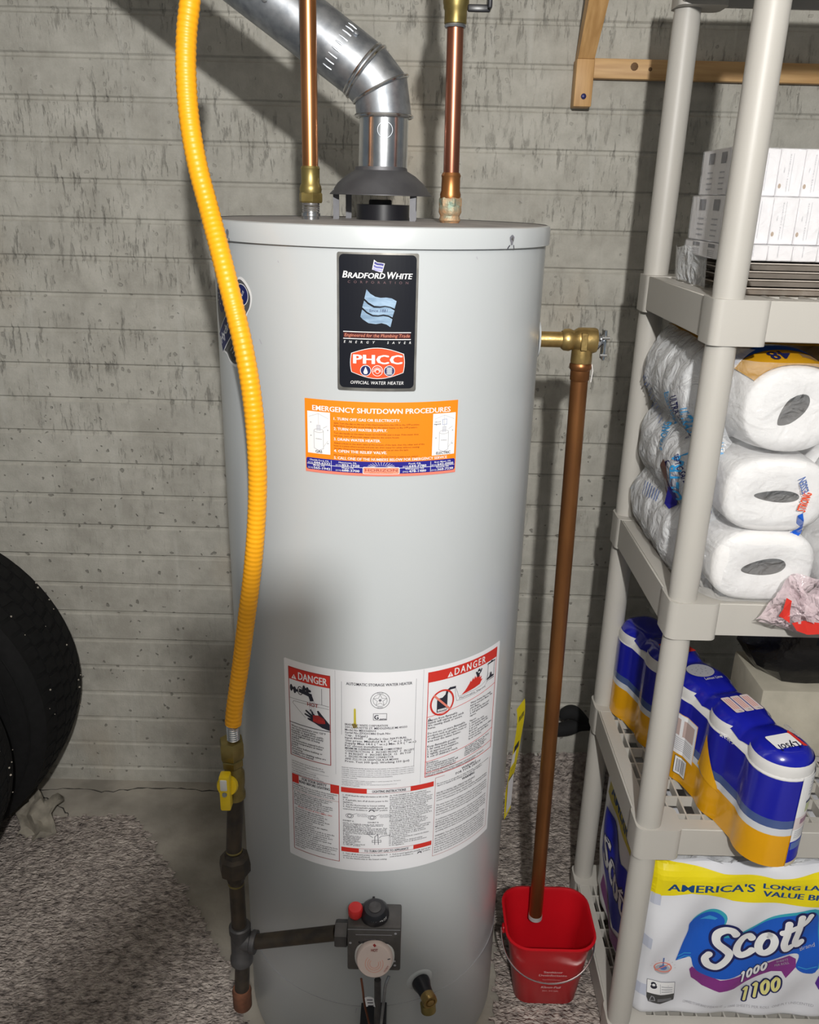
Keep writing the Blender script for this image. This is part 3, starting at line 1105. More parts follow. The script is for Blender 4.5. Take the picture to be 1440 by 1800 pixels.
# yellow tape mark on the panel
wp.poly([ll(*q) for q in ((.308, .172), (.312, .168), (.316, .172), (.317, .235), (.322, .255), (.312, .262), (.302, .252), (.308, .235))], ink('tape', (0.55, 0.46, 0.04)), 5)
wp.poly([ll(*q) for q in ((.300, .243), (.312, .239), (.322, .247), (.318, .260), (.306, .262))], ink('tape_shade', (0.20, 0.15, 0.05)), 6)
# right DANGER panel
A, B = .605, .978
wp.frame(*ll(A, .530), *ll(B, .020), .0012, K_RED, 2)
wp.rect(*ll(A, .068), *ll(B, .020), K_RED, 1)
tri(*ll(.705, .062), .0052, K_WHITE, K_RED)
wp.text('DANGER', *ll(.810, .060), .0120, K_WHITE, w=.17 * WW, bold=.016, space=1.3)
c = ll(.672, .175)
wp.poly([ll(*q) for q in ((.648, .218), (.648, .160), (.655, .152), (.672, .152), (.684, .141), (.696, .146), (.696, .206), (.694, .218))], K_TEXT, 3)
wp.rect(*ll(.652, .214), *ll(.692, .204), K_WHITE, 4)
wp.text('GASOLINE', *ll(.672, .2125), .0026, K_TEXT, w=.034 * WW, layer=5, res=1)
wp.line([ll(.690, .145), ll(.694, .126), ll(.708, .118), ll(.730, .119)], .0042, K_TEXT, 3)
wp.ring(*c, .0200, .0220, .0030, K_RED, 4, 36)
wp.line([(c[0] - .014, c[1] + .015), (c[0] + .014, c[1] - .015)], .0034, K_SAL, 5)
wp.line([ll(.733, .122), ll(.745, .150), ll(.750, .170), ll(.775, .172), ll(.80, .169), ll(.84, .170), ll(.88, .165), ll(.90, .155), ll(.915, .132), ll(.93, .125)], .0006, K_GREY, 2)
wp.line([ll(.731, .128), ll(.736, .165), ll(.742, .188), ll(.79, .190), ll(.85, .188), ll(.90, .178), ll(.93, .150)], .0006, K_GREY, 2)
wp.text('Flammable Vapors', *ll(.83, .1845), .0034, K_TEXT, w=.15 * WW, res=1)
wp.poly([ll(*q) for q in ((.765, 0.1679), (.785, 0.1524), (.805, 0.1283), (.812, 0.1163), (.816, 0.1232), (.826, 0.1060), (.829, 0.1180), (.838, 0.1025), (.842, 0.1154), (.853, 0.1008), (.856, 0.1146), (.866, 0.1077), (.864, 0.1214), (.877, 0.1163), (.872, 0.1318), (.884, 0.1335), (.874, 0.1438), (.868, 0.1541), (.84, 0.1593), (.80, 0.1644))], K_RED, 2)
wp.poly([ll(*q) for q in ((.848, 0.1111), (.842, 0.0956), (.838, 0.0888), (.843, 0.0836), (.850, 0.0905), (.858, 0.0922), (.866, 0.0870), (.872, 0.0784), (.878, 0.0819), (.872, 0.0956), (.863, 0.1042), (.858, 0.1163))], K_TEXT, 3)
wp.ell(*ll(.858, 0.0853), .0030, .0036, K_TEXT, 3, 14)
wp.poly([ll(*q) for q in ((.853, 0.0888), (.861, 0.0879), (.864, 0.0948), (.853, 0.0956))], K_WHITE, 4)
wp.frame(*ll(.915, 0.1481), *ll(.962, 0.0733), .0009, K_TEXT, 3)
wp.poly([ll(*q) for q in ((.910, 0.0767), (.932, 0.0741), (.936, 0.0690), (.944, 0.0681), (.948, 0.0741), (.968, 0.0767), (.968, 0.0793), (.910, 0.0802))], K_TEXT, 3)
wp.poly([ll(*q) for q in ((.908, 0.1593), (.912, 0.1464), (.928, 0.1421), (.934, 0.1249), (.942, 0.1249), (.945, 0.1404), (.960, 0.1447), (.963, 0.1593))], K_TEXT, 4)
wp.line([ll(.906, 0.1558), ll(.963, 0.1524)], .0012, K_WHITE, 5)
wp.line([ll(A, .232), ll(B, .196)], .0009, K_RED, 2)
tri(*ll(.618, .252), .0034, K_TEXT, K_WHITE)
para(['    Vapors from flammable', 'liquids will explode and catch', 'fire causing death or severe', 'burns.', '', 'Do not use or store flammable', 'products such as gasoline, solvents', 'or adhesives in the same room or', 'area near the water heater.', '', 'Keep flammable products:', '1. far away from heater,', '2. in approved containers,', '3. tightly closed and', "4. out of children's reach."], .612, .252, .0128, .0038, bold=.014, mw=0.19)
para(['Water heater has a main', 'burner and pilot flame. The', 'pilot flame:', '1. is on all the time and', '2. will ignite flammable', '    vapors.', '', 'Vapors:', '1. cannot be seen,', '2. are heavier than air,', '3. go a long way on the', '    floor and', '4. can be carried from other', '    rooms to the pilot flame', '    by air currents.'], .818, .232, .0128, .0034, bold=.012, mw=0.155)
wp.line([ll(A, .452), ll(B, .425)], .0009, K_RED, 2)
para(['Installation:', 'Do not install water heater', 'where flammable products will', 'be stored or used unless the', 'main burner and pilot flames'], .612, .462, .0102, .0032, bold=.010, mw=0.175)
para(['are at least 18" above the floor.', 'This will reduce, but not', 'eliminate, the risk of vapors', 'being ignited by the main', 'burner or pilot flame.'], .80, .446, .0102, .0032, bold=.010, mw=0.17)
wp.line([ll(A, .508), ll(B, .490)], .0009, K_RED, 2)
para(['Read and follow water heater warnings and instructions. If owner\'s', 'manual is missing, contact the retailer or manufacturer.'], .612, .516, .0095, .0030, bold=.008, mw=0.355)
# lower left: read before lighting
wp.frame(*ll(.026, .958), *ll(.246, .556), .0010, K_DRED, 2)
wp.rect(*ll(.026, .600), *ll(.060, .556), K_RED, 3)
wp.rect(*ll(.208, .600), *ll(.246, .556), K_RED, 3)
wp.text('FOR YOUR SAFETY', *ll(.134, .574), .0048, K_TEXT, w=.115 * WW, bold=.03)
wp.text('READ BEFORE LIGHTING', *ll(.134, .591), .0048, K_TEXT, w=.142 * WW, bold=.03)
para(['WARNING: If you do not follow these instructions', 'exactly, a fire or explosion may result causing', 'property damage, personal injury or loss of life.'], .032, .611, .0105, .0027, bold=.014, mw=0.205)
wp.line([ll(.03, .640), ll(.244, .640)], .0005, K_DRED, 2)
para(['A.  This appliance has a pilot which must be', '     lighted by hand. When lighting the pilot,', '     follow these instructions exactly.', 'B.  BEFORE LIGHTING smell all around the', '     appliance area for gas. Be sure to smell next', '     to the floor because some gas is heavier', '     than air and will settle on the floor.'], .034, .651, .0104, .0027, bold=.012, mw=0.205)
wp.text('WHAT TO DO IF YOU SMELL GAS:', *ll(.052, .724), .0028, K_RED, align='L', bold=.012, res=1)
para(['   - Do not try to light any appliance.', '   - Do not touch any electric switch; do', '     not use any phone in your building.', '   - Immediately call your gas supplier from', "     a neighbor's phone. Follow the gas", "     supplier's instructions.", '   - If you cannot reach your gas supplier,', '     call the fire department.', 'C.  Use only your hand to push in or turn the', '     gas control knob. Never use tools. If the', '     knob will not push in or turn by hand, don\'t', '     try to repair it, call a qualified service', '     technician. Force or attempted repair may', '     result in a fire or explosion.', 'D.  Do not use this appliance if any part has been', '     under water. Immediately call a qualified service', '     technician to inspect the appliance and to', '     replace any part of the control which has been', '     under water.'], .034, .736, .0113, .0027, bold=.012, mw=0.205)
# lower centre: lighting instructions
a, b = .254, .648
wp.frame(*ll(a, .585), *ll(b, .560), .0006, K_DRED, 2)
wp.rect(*ll(a, .585), *ll(.362, .560), K_RED, 3)
wp.rect(*ll(.545, .585), *ll(b, .560), K_RED, 3)
wp.text('LIGHTING INSTRUCTIONS', *ll(.455, .579), .0047, K_TEXT, w=.14 * WW, bold=.03)
para(['1.  STOP! Read the safety information at left on this', '     label.', '2.  If applicable, turn off all electric power to the', '     appliance.', '3.  Set the thermostat to lowest setting.', '4.  Push in and if applicable partially depress gas', '     control knob clockwise to         "OFF" position.'], .262, .603, .0118, .0029, bold=.010, mw=0.188)
wp.line([ll(.372, .676), ll(.378, .668), ll(.386, .668), ll(.394, .676)], .0016, K_TEXT, 3)
for (U, V) in ((.290, .705), (.385, .708)):
    c = ll(U, V)
    wp.ring(*c, .0062, .0042, .0007, K_TEXT, 2, 18)
    wp.ring(*c, .0034, .0028, .0009, K_TEXT, 2, 12)
    wp.line([(c[0] + .004, c[1] + .002), (c[0] + .012, c[1] + .006)], .0006, K_TEXT, 2)
    para(['GAS CONTROL', 'KNOB SHOWN IN', '"OFF" POSITION'], U + .032, V - .012, .0065, .0016, K_GREY)
wp.text('EXHIBIT A', *ll(.285, .735), .0027, K_TEXT, res=1, bold=.012)
wp.text('EXHIBIT B', *ll(.39, .737), .0027, K_TEXT, res=1, bold=.012)
para(['     NOTE: On Exhibit B controls, knob cannot be', '     turned from "PILOT" to "OFF" unless knob is', '     depressed slightly. Do not force.', '5.  Wait five (5) minutes to clear out any gas. Then', '     smell for gas, including near the floor. If you smell', '     gas, STOP! Follow "B" in the safety information at', '     left on this label. If you don\'t smell gas, go to next step.', '6.  Remove outer door. Remove inner door or slide', '     it open.', '7.  Find pilot, it has a', '     aluminum tube from', '     the right underside', '     of the gas control.', '     The pilot is adjacent', '     to the burner.', '8.  Turn gas control knob', '     to "PILOT" position.'], .262, .748, .0072, .0024, bold=.008, mw=0.188)
c = ll(.405, .825)
wp.frame(c[0] - .0075, c[1] - .006, c[0] + .0075, c[1] - .001, .0007, K_TEXT, 2)
wp.line([(c[0] - .003, c[1] - .010), (c[0] - .003, c[1] + .006), (c[0] + .002, c[1] + .010), (c[0] + .003, c[1] - .010)], .0009, K_TEXT, 2)
wp.line([(c[0] - .016, c[1] + .012), (c[0] - .006, c[1] + .004)], .0008, K_TEXT, 2)
wp.line([(c[0] + .022, c[1] + .008), (c[0] + .008, c[1] + .007), (c[0] + .004, c[1] + .003)], .0008, K_TEXT, 2)
para(['PILOT', 'BURNER'], .363, .790, .008, .002, K_GREY)
para(['9a. FOR EXHIBIT A GAS CONTROLS:', '     Depress and hold down red pilot set button.', '     Immediately light the pilot with a match.', '     Continue to hold down the button for about one', '     (1) minute after the pilot is lit. Release button', '     and it should pop back up. Pilot should remain', '     lit. If it goes out, repeat steps 3 through 9.', '9b. FOR EXHIBIT B GAS CONTROLS:', '     Depress and hold down gas control knob.', '     Immediately light the pilot with a match. Continue', '     to hold down the knob for about one (1) minute', '     after the pilot is lit. Release the knob and it', '     should pop back up. Pilot should remain lit. If it', '     goes out, repeat steps 3 through 9.', '     FOR EXHIBIT A & B GAS CONTROLS:', '       - If button or knob does not pop up when', '         released, stop and immediately call your', '         service technician or gas supplier.', '       - If the pilot will not stay lit after several tries,', '         turn the gas control knob to "OFF" and call', '         your service technician or gas supplier.', '10. Replace inner door or slide it closed.', '     Replace outer door.', '11. Turn gas control knob counterclockwise', '     to "ON" position.', '12. Set thermostat to desired setting.', '13. If applicable, turn on all electric power', '     to the appliance.'], .458, .600, .00965, .0026, bold=.008, mw=0.186)
wp.frame(*ll(a, .898), *ll(b, .875), .0006, K_DRED, 2)
wp.rect(*ll(a, .898), *ll(.330, .875), K_RED, 3)
wp.rect(*ll(.565, .898), *ll(b, .875), K_RED, 3)
wp.text('TO TURN OFF GAS TO APPLIANCE', *ll(.448, .8925), .0043, K_TEXT, w=.19 * WW, bold=.03)
para(['1.  Turn off all electric power to the appliance if', '     service is to be performed.', '2.  Set the thermostat to the lowest setting.'], .262, .912, .0115, .0028, bold=.010, mw=0.19)
para(['3.  Push in and if applicable partially depress gas', '     control knob clockwise to       "OFF" position.'], .462, .912, .0115, .0026, bold=.010, mw=0.182)
wp.line([ll(.585, .926), ll(.590, .919), ll(.597, .919), ll(.602, .926)], .0014, K_TEXT, 3)
# lower right: warning text
wp.frame(*ll(.655, .965), *ll(.978, .545), .0006, K_DRED, 2)
wp.rect(*ll(.700, .580), *ll(.9785, .540), PAPER, 3)
para(['WARNING', 'FOR YOUR SAFETY'], .83, .551, .014, .0046, bold=.03, align='C')
para(['Do not store or use gasoline or other flammable, combustible or corrosive', 'vapors or liquids in the vicinity of this or any other appliance.'], .664, .582, .010, .0027, bold=.008, mw=0.3)
wp.text('WARNING', *ll(.83, .609), .0046, K_TEXT, bold=.03, w=.075 * WW)
gen = ['FAILURE TO INSTALL AND OPERATE THIS APPLIANCE', 'IN ACCORDANCE WITH INSTRUCTIONS CAN CAUSE', 'serious injury or property damage. Improper installation, adjustment, alteration,', 'service or maintenance can cause injury. Refer to the manual provided.', '', 'This water heater must be installed in accordance with local codes or in their', 'absence the latest edition of the National Fuel Gas Code and manufacturer\'s', 'installation instructions. Combustible construction clearances are shown on', 'the rating plate. The appliance must be vented to the outdoors with listed', 'vent connectors and a draft hood supplied with the heater.', '', 'A combination temperature and pressure relief valve must be installed in the', 'marked opening of the tank and piped to a safe place of disposal. Do not', 'CAUTION: Never plug or reduce the outlet of the relief valve or drain line.', 'IMPORTANT: Before placing the heater in operation be sure the tank is full', 'of water and all air has been purged from the piping. Damage caused by', 'operating without water is not covered under warranty.', '', 'WARNING: Turn off the manual gas shutoff if overheating occurs or if the', 'gas supply fails to shut off. Hydrogen gas can be produced in a hot water', 'system that has not been used for two weeks or more. To reduce the risk', 'open the hot water faucet for several minutes before using any appliance.', 'CAUTION: Incorrect operation may damage the heater and void warranty.', 'In the event of flood contact a qualified service agency for inspection.', 'Keep the area around the burner free of lint and dust at all times.', 'Inspect the vent system and the burner once each year for safe operation.']
for k, t in enumerate(gen):
    if t:
        wp.text(t, *ll(.664, .632 + k * .0127), .0032, K_TEXT, align='L', res=1, bold=.012 if t.isupper() or t[:4].isupper() else .006, w=(.295 if len(t) > 60 else len(t) * .0046) * WW)
wp.build(wl)

# ---------- badge sticker on the left side, partly behind the hose
hp = Print(surfT, 0.006, 0.0004)


def hz(x, y):
    X, Y = 350 + x / 10, 480 + y / 10
    return hit(X, Y)


hb = [(-0.292, 1.452), (-0.275, 1.466), (-0.255, 1.462), (-0.238, 1.450), (-0.222, 1.452), (-0.205, 1.458), (-0.190, 1.450), (-0.181, 1.436), (-0.184, 1.420), (-0.194, 1.407), (-0.197, 1.390), (-0.195, 1.372), (-0.202, 1.350), (-0.215, 1.336), (-0.232, 1.330), (-0.250, 1.334), (-0.262, 1.343), (-0.276, 1.345), (-0.292, 1.352), (-0.304, 1.375), (-0.310, 1.405), (-0.305, 1.432)]
hb = [(p.x, p.y) for p in spline([(a, b, 0) for a, b in hb + [hb[0]]], 4)][:-1]
hcx, hcy = -0.245, 1.398
sh_ = Print(surfT, 0.006, 0.0003)
sh_.poly(hb, K_WHITE, 1)
sh_.build(wh, 'badge_sticker')
badge = COL.objects[-1]
hp.poly([(hcx + (a - hcx) * .94, hcy + (b - hcy) * .94) for a, b in hb], mat('ink_badge_grey', (0.085, 0.085, 0.09), .4, var=.05), 1)
hp.ell(-.205, 1.434, .0165, .0150, K_WHITE, 2)
hp.ell(-.205, 1.434, .0155, .0140, K_NAVY, 3)
hp.text('ANCE', -.201, 1.433, .0035, K_WHITE, rot=1.0, layer=4, bold=.01, res=1)
hp.ell(-.277, 1.428, .020, .026, K_NAVY, 2)
hp.ell(-.264, 1.440, .012, .014, K_DRED, 3)
hp.text('R', -.262, 1.432, .010, K_WHITE, rot=.6, layer=4, bold=.03)
for q in ((-.288, 1.438), (-.284, 1.424), (-.292, 1.418), (-.280, 1.414), (-.290, 1.428)):
    hp.ell(*q, .0014, .0014, K_WHITE, 4, 8)
bnd = lambda a0, a1, w: [(a0[0] - w * .6, a0[1] + w * .8), (a1[0] - w * .6, a1[1] + w * .8), (a1[0] + w * .6, a1[1] - w * .8), (a0[0] + w * .6, a0[1] - w * .8)]
hp.poly(bnd((-.288, 1.356), (-.214, 1.412), .0165), K_WHITE, 4)
hp.poly(bnd((-.287, 1.357), (-.215, 1.4115), .0150), K_NAVY, 5)
hp.text('Hydrojet', -.2485, 1.381, .0115, K_WHITE, rot=.65, w=.082, layer=6, bold=.015)
hp.poly([(-.256, 1.350), (-.215, 1.383), (-.207, 1.360), (-.222, 1.342), (-.240, 1.338)], K_BLACK, 4)
for k in range(3):
    hp.line([(-.244 + k * .006, 1.352 - k * .003), (-.224 + k * .005, 1.367 - k * .004)], .0016, K_LGREY, 5)
hp.build(badge)

# ---------- peeling yellow tag on the right-hand side
tg = MB()
ppts = [P(x, y, 1.42) for x, y in ((916, 1232), (914, 1260), (908, 1300), (904, 1340), (902, 1365), (898, 1385), (892, 1425))]
tgs = spline(ppts, 4)


def tagfn(a, b):
    i = min(int(b * (len(tgs) - 1)), len(tgs) - 1)
    c = tgs[i]
    w = 0.019 * (1 - 0.15 * b)
    return (c.x - 0.012 + a * w + 0.004 * math.sin(b * 7), c.y - 0.03 + 0.03 * a + .005 * math.sin(b * 9), c.z + .006 * a)


tg.grid(6, 24, tagfn)
tgo = obj('energy_tag', tg, K_YEL, wh)
tb = Print(lambda a, b, l: Vector(tagfn(a, b)) + Vector((0.0, -.0008 - l, 0)), None, 0.0004)
tb.text('GUIDE', .55, .16, .030, K_TEXT, rot=PI / 2 * 0, w=.7, bold=.02)
for V in (.30, .36, .50, .62):
    tb.rect(.2, V, .8, V + .02, K_TEXT, 1)
tb.rect(.05, .40, .55, .48, K_WHITE, 1)
tb.rect(.15, .66, .95, .995, PAPER, 1)
tb.build(tgo)

# ---------- drain valve
dv = MB()
d0 = Vector(cylpt(*hit(738, 1722), 0))
dn = Vector((d0.x - TX, d0.y - TY, 0)).normalized()
esc = MB().lathe([(0.026, -0.004), (0.026, -0.0020), (0.022, 0.0004), (0.013, 0.0010)], d0, dn, 32)
dpar = obj('drain_recess', esc, ENAMEL, wh)
obj('drain_collar', MB().lathe([(0.0165, 0.004), (0.0165, 0.010), (0.013, 0.022), (0.012, 0.034)], d0, dn, 24), BLACKP, wh)
dvo = obj('drain_valve', MB().lathe([(0.0085, 0.03), (0.0125, 0.034), (0.0135, 0.046), (0.0125, 0.05), (0.009, 0.05), (0.009, 0.046), (0.007, 0.046), (0.0065, 0.051), (0.003, 0.052)], d0, dn, 24), BRASS, wh)
sp0 = d0 + dn * 0.034
obj('drain_spout', MB().lathe([(0.009, 0), (0.010, 0.014), (0.0135, 0.015), (0.0135, 0.030), (0.011, 0.030), (0.010, 0.018)], sp0, Vector((0.12, -0.22, -1)), 20), BRASSD, dvo)

# ---------- gas control
GX, GZ = -0.0, 0.0
g1 = P(611, 1652, 1.04)
g2 = P(705, 1652, 1.04)
gx0, gx1 = g1.x, g2.x
gzt = P(655, 1630, 1.035).z
gzb = P(655, 1706, 1.035).z
gc = obj('gas_control', MB().rbox(gx0, gx1, 1.035, 1.085, gzb, gzt, 0.003), CONTROL, wh)
cxm = (gx0 + gx1) / 2
obj('control_neck', MB().cyl((cxm, 1.08, (gzt + gzb) / 2), (cxm, 1.12, (gzt + gzb) / 2), 0.022), IRONG, gc)
obj('top_knob', MB().lathe([(0.0225, 0), (0.0235, 0.004), (0.0225, 0.013), (0.017, 0.019), (0.010, 0.0195)], (cxm - 0.000, 1.058, gzt + 0.001), (0, -0.12, 1), 24).rbox(cxm - .005, cxm - .001, 1.074, 1.084, gzt + .004, gzt + .016, .001, 1), BLACKP, gc)
obj('knob_cap', MB().lathe([(0.0105, 0), (0.0105, 0.0012), (0.009, 0.0018)], (cxm, 1.0557, gzt + 0.0203), (0, -0.12, 1), 20), IRONG, gc)
kp = Print(lambda a, b, l: Vector((cxm + (0.0232 + l) * math.sin(a / .023), 1.058 - (0.0232 + l) * math.cos(a / .023) + 0.0016 - .12 * b, gzt + .002 + b)), None, 0.0003)
kp.text('ON', -.002, .003, .0065, K_WHITE, w=.0095, bold=.02)
kp.text('PILOT', .0165, .005, .0065, K_WHITE, w=.013, bold=.02, rot=.25)
kp.build(gc)
obj('reset_button', MB().lathe([(0.007, 0), (0.007, 0.008), (0.0115, 0.008), (0.012, 0.011), (0.012, 0.021), (0.0105, 0.0235)], (gx0 + 0.012, 1.055, gzt), (0, -0.1, 1), 24), REDB, gc)
mk = Print(lambda a, b, l: Vector((a, 1.035 - l, b)), None, 0.0002)
mk.line([(gx0 + .001, gzt - .005), (gx1 - .002, gzt - .0045)], .0011, K_LGREY, 1)
mk.line([(gx0 + .014, gzt - .016), (gx1 - .015, gzt - .0155)], .0010, K_LGREY, 1)
mk.text('ROBERTSHAW', cxm, gzt - .034, .0040, K_GREY, w=.05, bold=.01, res=1)
mk.text('UNITROL 110R', cxm, gzt - .026, .0022, K_GREY, w=.03, res=1)
for (a, b) in ((gx1 - .009, gzt - .012), (gx1 - .009, gzb + .013), (gx0 + .005, gzt - .034), (gx1 - .010, gzb + .022)):
    mk.ell(a, b, .0022, .0022, K_LGREY, 1, 12)
mk.build(gc)
dz = P(658, 1693, 1.02)
dl = obj('dial', MB().lathe([(0.030, 0.012), (0.030, 0.014), (0.0285, 0.022), (0.027, 0.0235)], (dz.x, 1.04, dz.z), (0, -1, 0.30), 36), PINKW, gc)
obj('dial_skirt', MB().lathe([(0.0325, 0.0), (0.0325, 0.010), (0.031, 0.012)], (dz.x, 1.04, dz.z), (0, -1, 0.30), 36), WHITEP, gc)
dax = Vector((0, -1, .30)).normalized()
dup = Vector((0, .30, 1)).normalized()
dp = Print(lambda a, b, l: Vector((dz.x, 1.04, dz.z)) + dax * (0.0236 + l) + Vector((1, 0, 0)) * a + dup * b, None, 0.0002)
dp.text('HOT', 0, .0165, .0048, K_DRED, w=.011, bold=.015)
dp.text('WARM', .021, -.013, .0032, K_DRED, w=.012, rot=1.0, res=1)
for r_ in (.0145, .0105, .0072):
    dp.line([(r_ * math.cos(a), r_ * math.sin(a) - .004) for a in [PI * (0.75 + k * 1.4 / 16) for k in range(17)]], .0006, K_PINK, 1)
dp.line([(.022, .004), (.0255, .005)], .0014, K_TEXT, 1)
dp.line([(-.0005, .0275), (.0005, .0262)], .004, K_DRED, 1)
dp.build(dl)
tb_ = lambda pts, r, m, nm: obj(nm, MB().tube(spline(pts, 6), r, 8), m, gc)
tb_([P(664, 1722, 1.05), P(664, 1760, 1.05), P(663, 1800, 1.055), P(662, 1830, 1.07)], .0058, IRONG, 'burner_tube')
tb_([P(635, 1720, 1.045), P(638, 1740, 1.04), P(641, 1765, 1.045), P(649, 1800, 1.05), P(652, 1825, 1.06)], .0019, COPPERD, 'thermocouple')
tb_([P(684, 1716, 1.045), P(678, 1732, 1.04), P(675, 1755, 1.045), P(670, 1800, 1.05), P(668, 1825, 1.06)], .0026, GALV, 'pilot_tube')
wt = MB().grid(3, 3, lambda a, b: P(641 + a * 16 + b * 3, 1754 + b * 16 + a * 1, 1.037) + Vector((0, .003 * math.sin(a * 3), 0)))
wto = obj('wire_tag', wt, PAPER, gc)
wtp = Print(lambda a, b, l: P(a, b, 1.0365 - l) + Vector((0, 0, 0)), None, 0.0008)
for yy in (1758, 1763, 1768):
    wtp.rect(645 + (yy - 1758) * .2, yy - 1, 655 + (yy - 1758) * .2, yy + .6, K_TEXT, 1)
wtp.build(wto)
ba = P(655, 1800, 1.075)
obj('burner_bracket', MB().rbox(ba.x - .022, ba.x + .024, 1.06, 1.12, ba.z - .05, ba.z + .010, .002), BLACKP, wh)

# ---------- draft hood
hx, hy = TX - 0.0005, TY
hood = thing('draft_hood', 'dull grey bell-shaped draft hood standing on legs over the flue', 'draft hood', (hx, hy, ZT))
obj('bell', MB().lathe([(0.0385, 1.606), (0.0395, 1.601), (0.052, 1.594), (0.065, 1.583), (0.0735, 1.571), (0.0770, 1.5675), (0.0770, 1.5665), (0.0725, 1.568), (0.062, 1.581), (0.048, 1.591), (0.036, 1.597)], (hx, hy, 0), n=48, cap0=False, cap1=False), HOOD, hood)
for k, (dx, dy) in enumerate(((-0.066, -0.018), (-0.052, 0.045), (0.050, 0.045), (0.049, -0.045))):
    obj('leg', MB().box(hx + dx - .0045, hx + dx + .0045, hy + dy - .0012, hy + dy + .0012, 1.531, 1.574).box(hx + dx - .0045, hx + dx + .0045, hy + dy - .009, hy + dy + .0012, 1.531, 1.5325), HOOD, hood, smooth=False)

# ---------- vent pipe
vp = thing('vent_pipe', 'galvanized steel vent pipe with segmented elbow rising to the upper left', 'vent pipe', (hx, hy, 1.6))
A0 = Vector((-.053, TY, 1.600))
A1 = Vector((-.052, TY, 1.675))
A2 = Vector((-.0575, TY, 1.709))
A3 = Vector((-.079, TY, 1.733))
DIR = Vector((-.081, .004, .0545)).normalized()
A4 = A3 + DIR * 0.80
st_ = obj('stub', MB().cyl(A0, A1 + Vector((0, 0, .006)), 0.0362, n=48), GALVB, vp)
obj('stamped_mark', MB().lathe([(.0112, 0), (.0110, .0003), (.0106, .0003), (.0104, 0)], A0 + Vector((0.004, -.0359, .055)), (0.1, -1, 0), 24, False, False), GALV, st_)


def gore(p, q, d0, d1, r0, r1, n=40):
    """pipe piece between two cut planes with normals d0, d1"""
    def ring(c, d, r):
        d = d.normalized()
        e1 = Vector((0, 1, 0))
        e2 = d.cross(e1).normalized()
        e1 = e2.cross(d).normalized()
        return [c + (e1 * math.cos(2 * PI * k / n) + e2 * math.sin(2 * PI * k / n)) * r for k in range(n)]
    return MB().loft([ring(p, d0, r0), ring(q, d1, r1)], False, False)


Z1 = Vector((0, 0, 1))
dA = Vector((-.18, 0, 1)).normalized()
dB = Vector((-.66, 0, .75)).normalized()
gm = gore(A1, A2 + Vector((.0, 0, .004)), Z1, (dA + dB), 0.0405, 0.0415)
obj('elbow_piece', gm, GALV, vp)
obj('elbow_piece', gore(A2, A3, (dA + dB), (dB + DIR * 1.5), 0.0425, 0.0420), GALV, vp)
obj('straight_pipe', gore(A3, A4, (dB + DIR * 1.5), DIR, 0.0418, 0.0418), GALV, vp)


def bead(c, d, r, w=.0032):
    d = d.normalized()
    e2 = d.cross(Vector((0, 1, 0))).normalized()
    e1 = e2.cross(d).normalized()
    n = 40
    pts = [c + (e1 * math.cos(2 * PI * k / n) + e2 * math.sin(2 * PI * k / n)) * r for k in range(n + 1)]
    return MB().tube(pts, w, 8, False)


for c, d, r in ((A1, Z1, .0410), (A2 + Vector((0, 0, .002)), dA + dB, .0425), (A3, dB + DIR * 1.5, .0420), (A3 + DIR * .006, dB + DIR * 2, .0405)):
    obj('bead', bead(c, d, r, .0026), GALVB, vp)
sc_ = MB()
for (a, s) in ((.105, .3), (.035, .8), (.16, -.2)):
    c = A3 + DIR * a
    e2 = Vector((DIR.z, 0, -DIR.x)).normalized()
    nn = (Vector((0, -1, 0)) * math.cos(s) + e2 * math.sin(s)).normalized()
    obj('sheet_screw', MB().lathe([(.0048, 0), (.0048, .003), (.003, .0042)], c + nn * .0410, nn, 8), GALV, vp)
for k in range(9):
    s = -0.75 + k * .22
    c = A3 + DIR * 0.045
    e2 = Vector((DIR.z, 0, -DIR.x)).normalized()
    nn = (Vector((0, -1, 0)) * math.cos(s) + e2 * math.sin(s)).normalized()
    obj('crimp', MB().tube([c + nn * .0410 - DIR * .007, c + nn * .0418, c + nn * .0410 + DIR * .007], .0014, 6), GALV, vp)


# ---------- water pipes
def hexnut(p, h, r, m, name, par):
    return obj(name, MB().lathe([(r * .93, 0), (r, h * .15), (r, h * .85), (r * .93, h)], p, (0, 0, 1), 6, phase=.3), m, par, ang=20)


PY = 1.292
cp = thing('copper_pipe', 'bright copper pipe with brass nut rising in front of the vent pipe', 'pipe', (-.1535, PY, ZT))
obj('steel_nipple', MB().lathe([(.0115, 1.531), (.0115, 1.535), (.0135, 1.536), (.0135, 1.540), (.0115, 1.541), (.0128, 1.543), (.0118, 1.5445), (.0128, 1.546), (.0118, 1.5475), (.0128, 1.549), (.0118, 1.5505), (.0125, 1.552), (.0125, 1.556)], (-.1535, PY, 0), n=28), GALVB, cp)
hexnut((-.1535, PY, 1.554), .014, .0175, BRASSD, 'hex_nut', cp)
obj('adapter', MB().lathe([(.0150, 1.567), (.0160, 1.572), (.0150, 1.577), (.0132, 1.580), (.0132, 1.598), (.0138, 1.600), (.0125, 1.603)], (-.1535, PY, 0), n=28), BRASSD, cp)
obj('pipe', MB().cyl((-.1535, PY, 1.60), (-.1525, PY, 2.25), .0113, n=28), COPPER, cp)

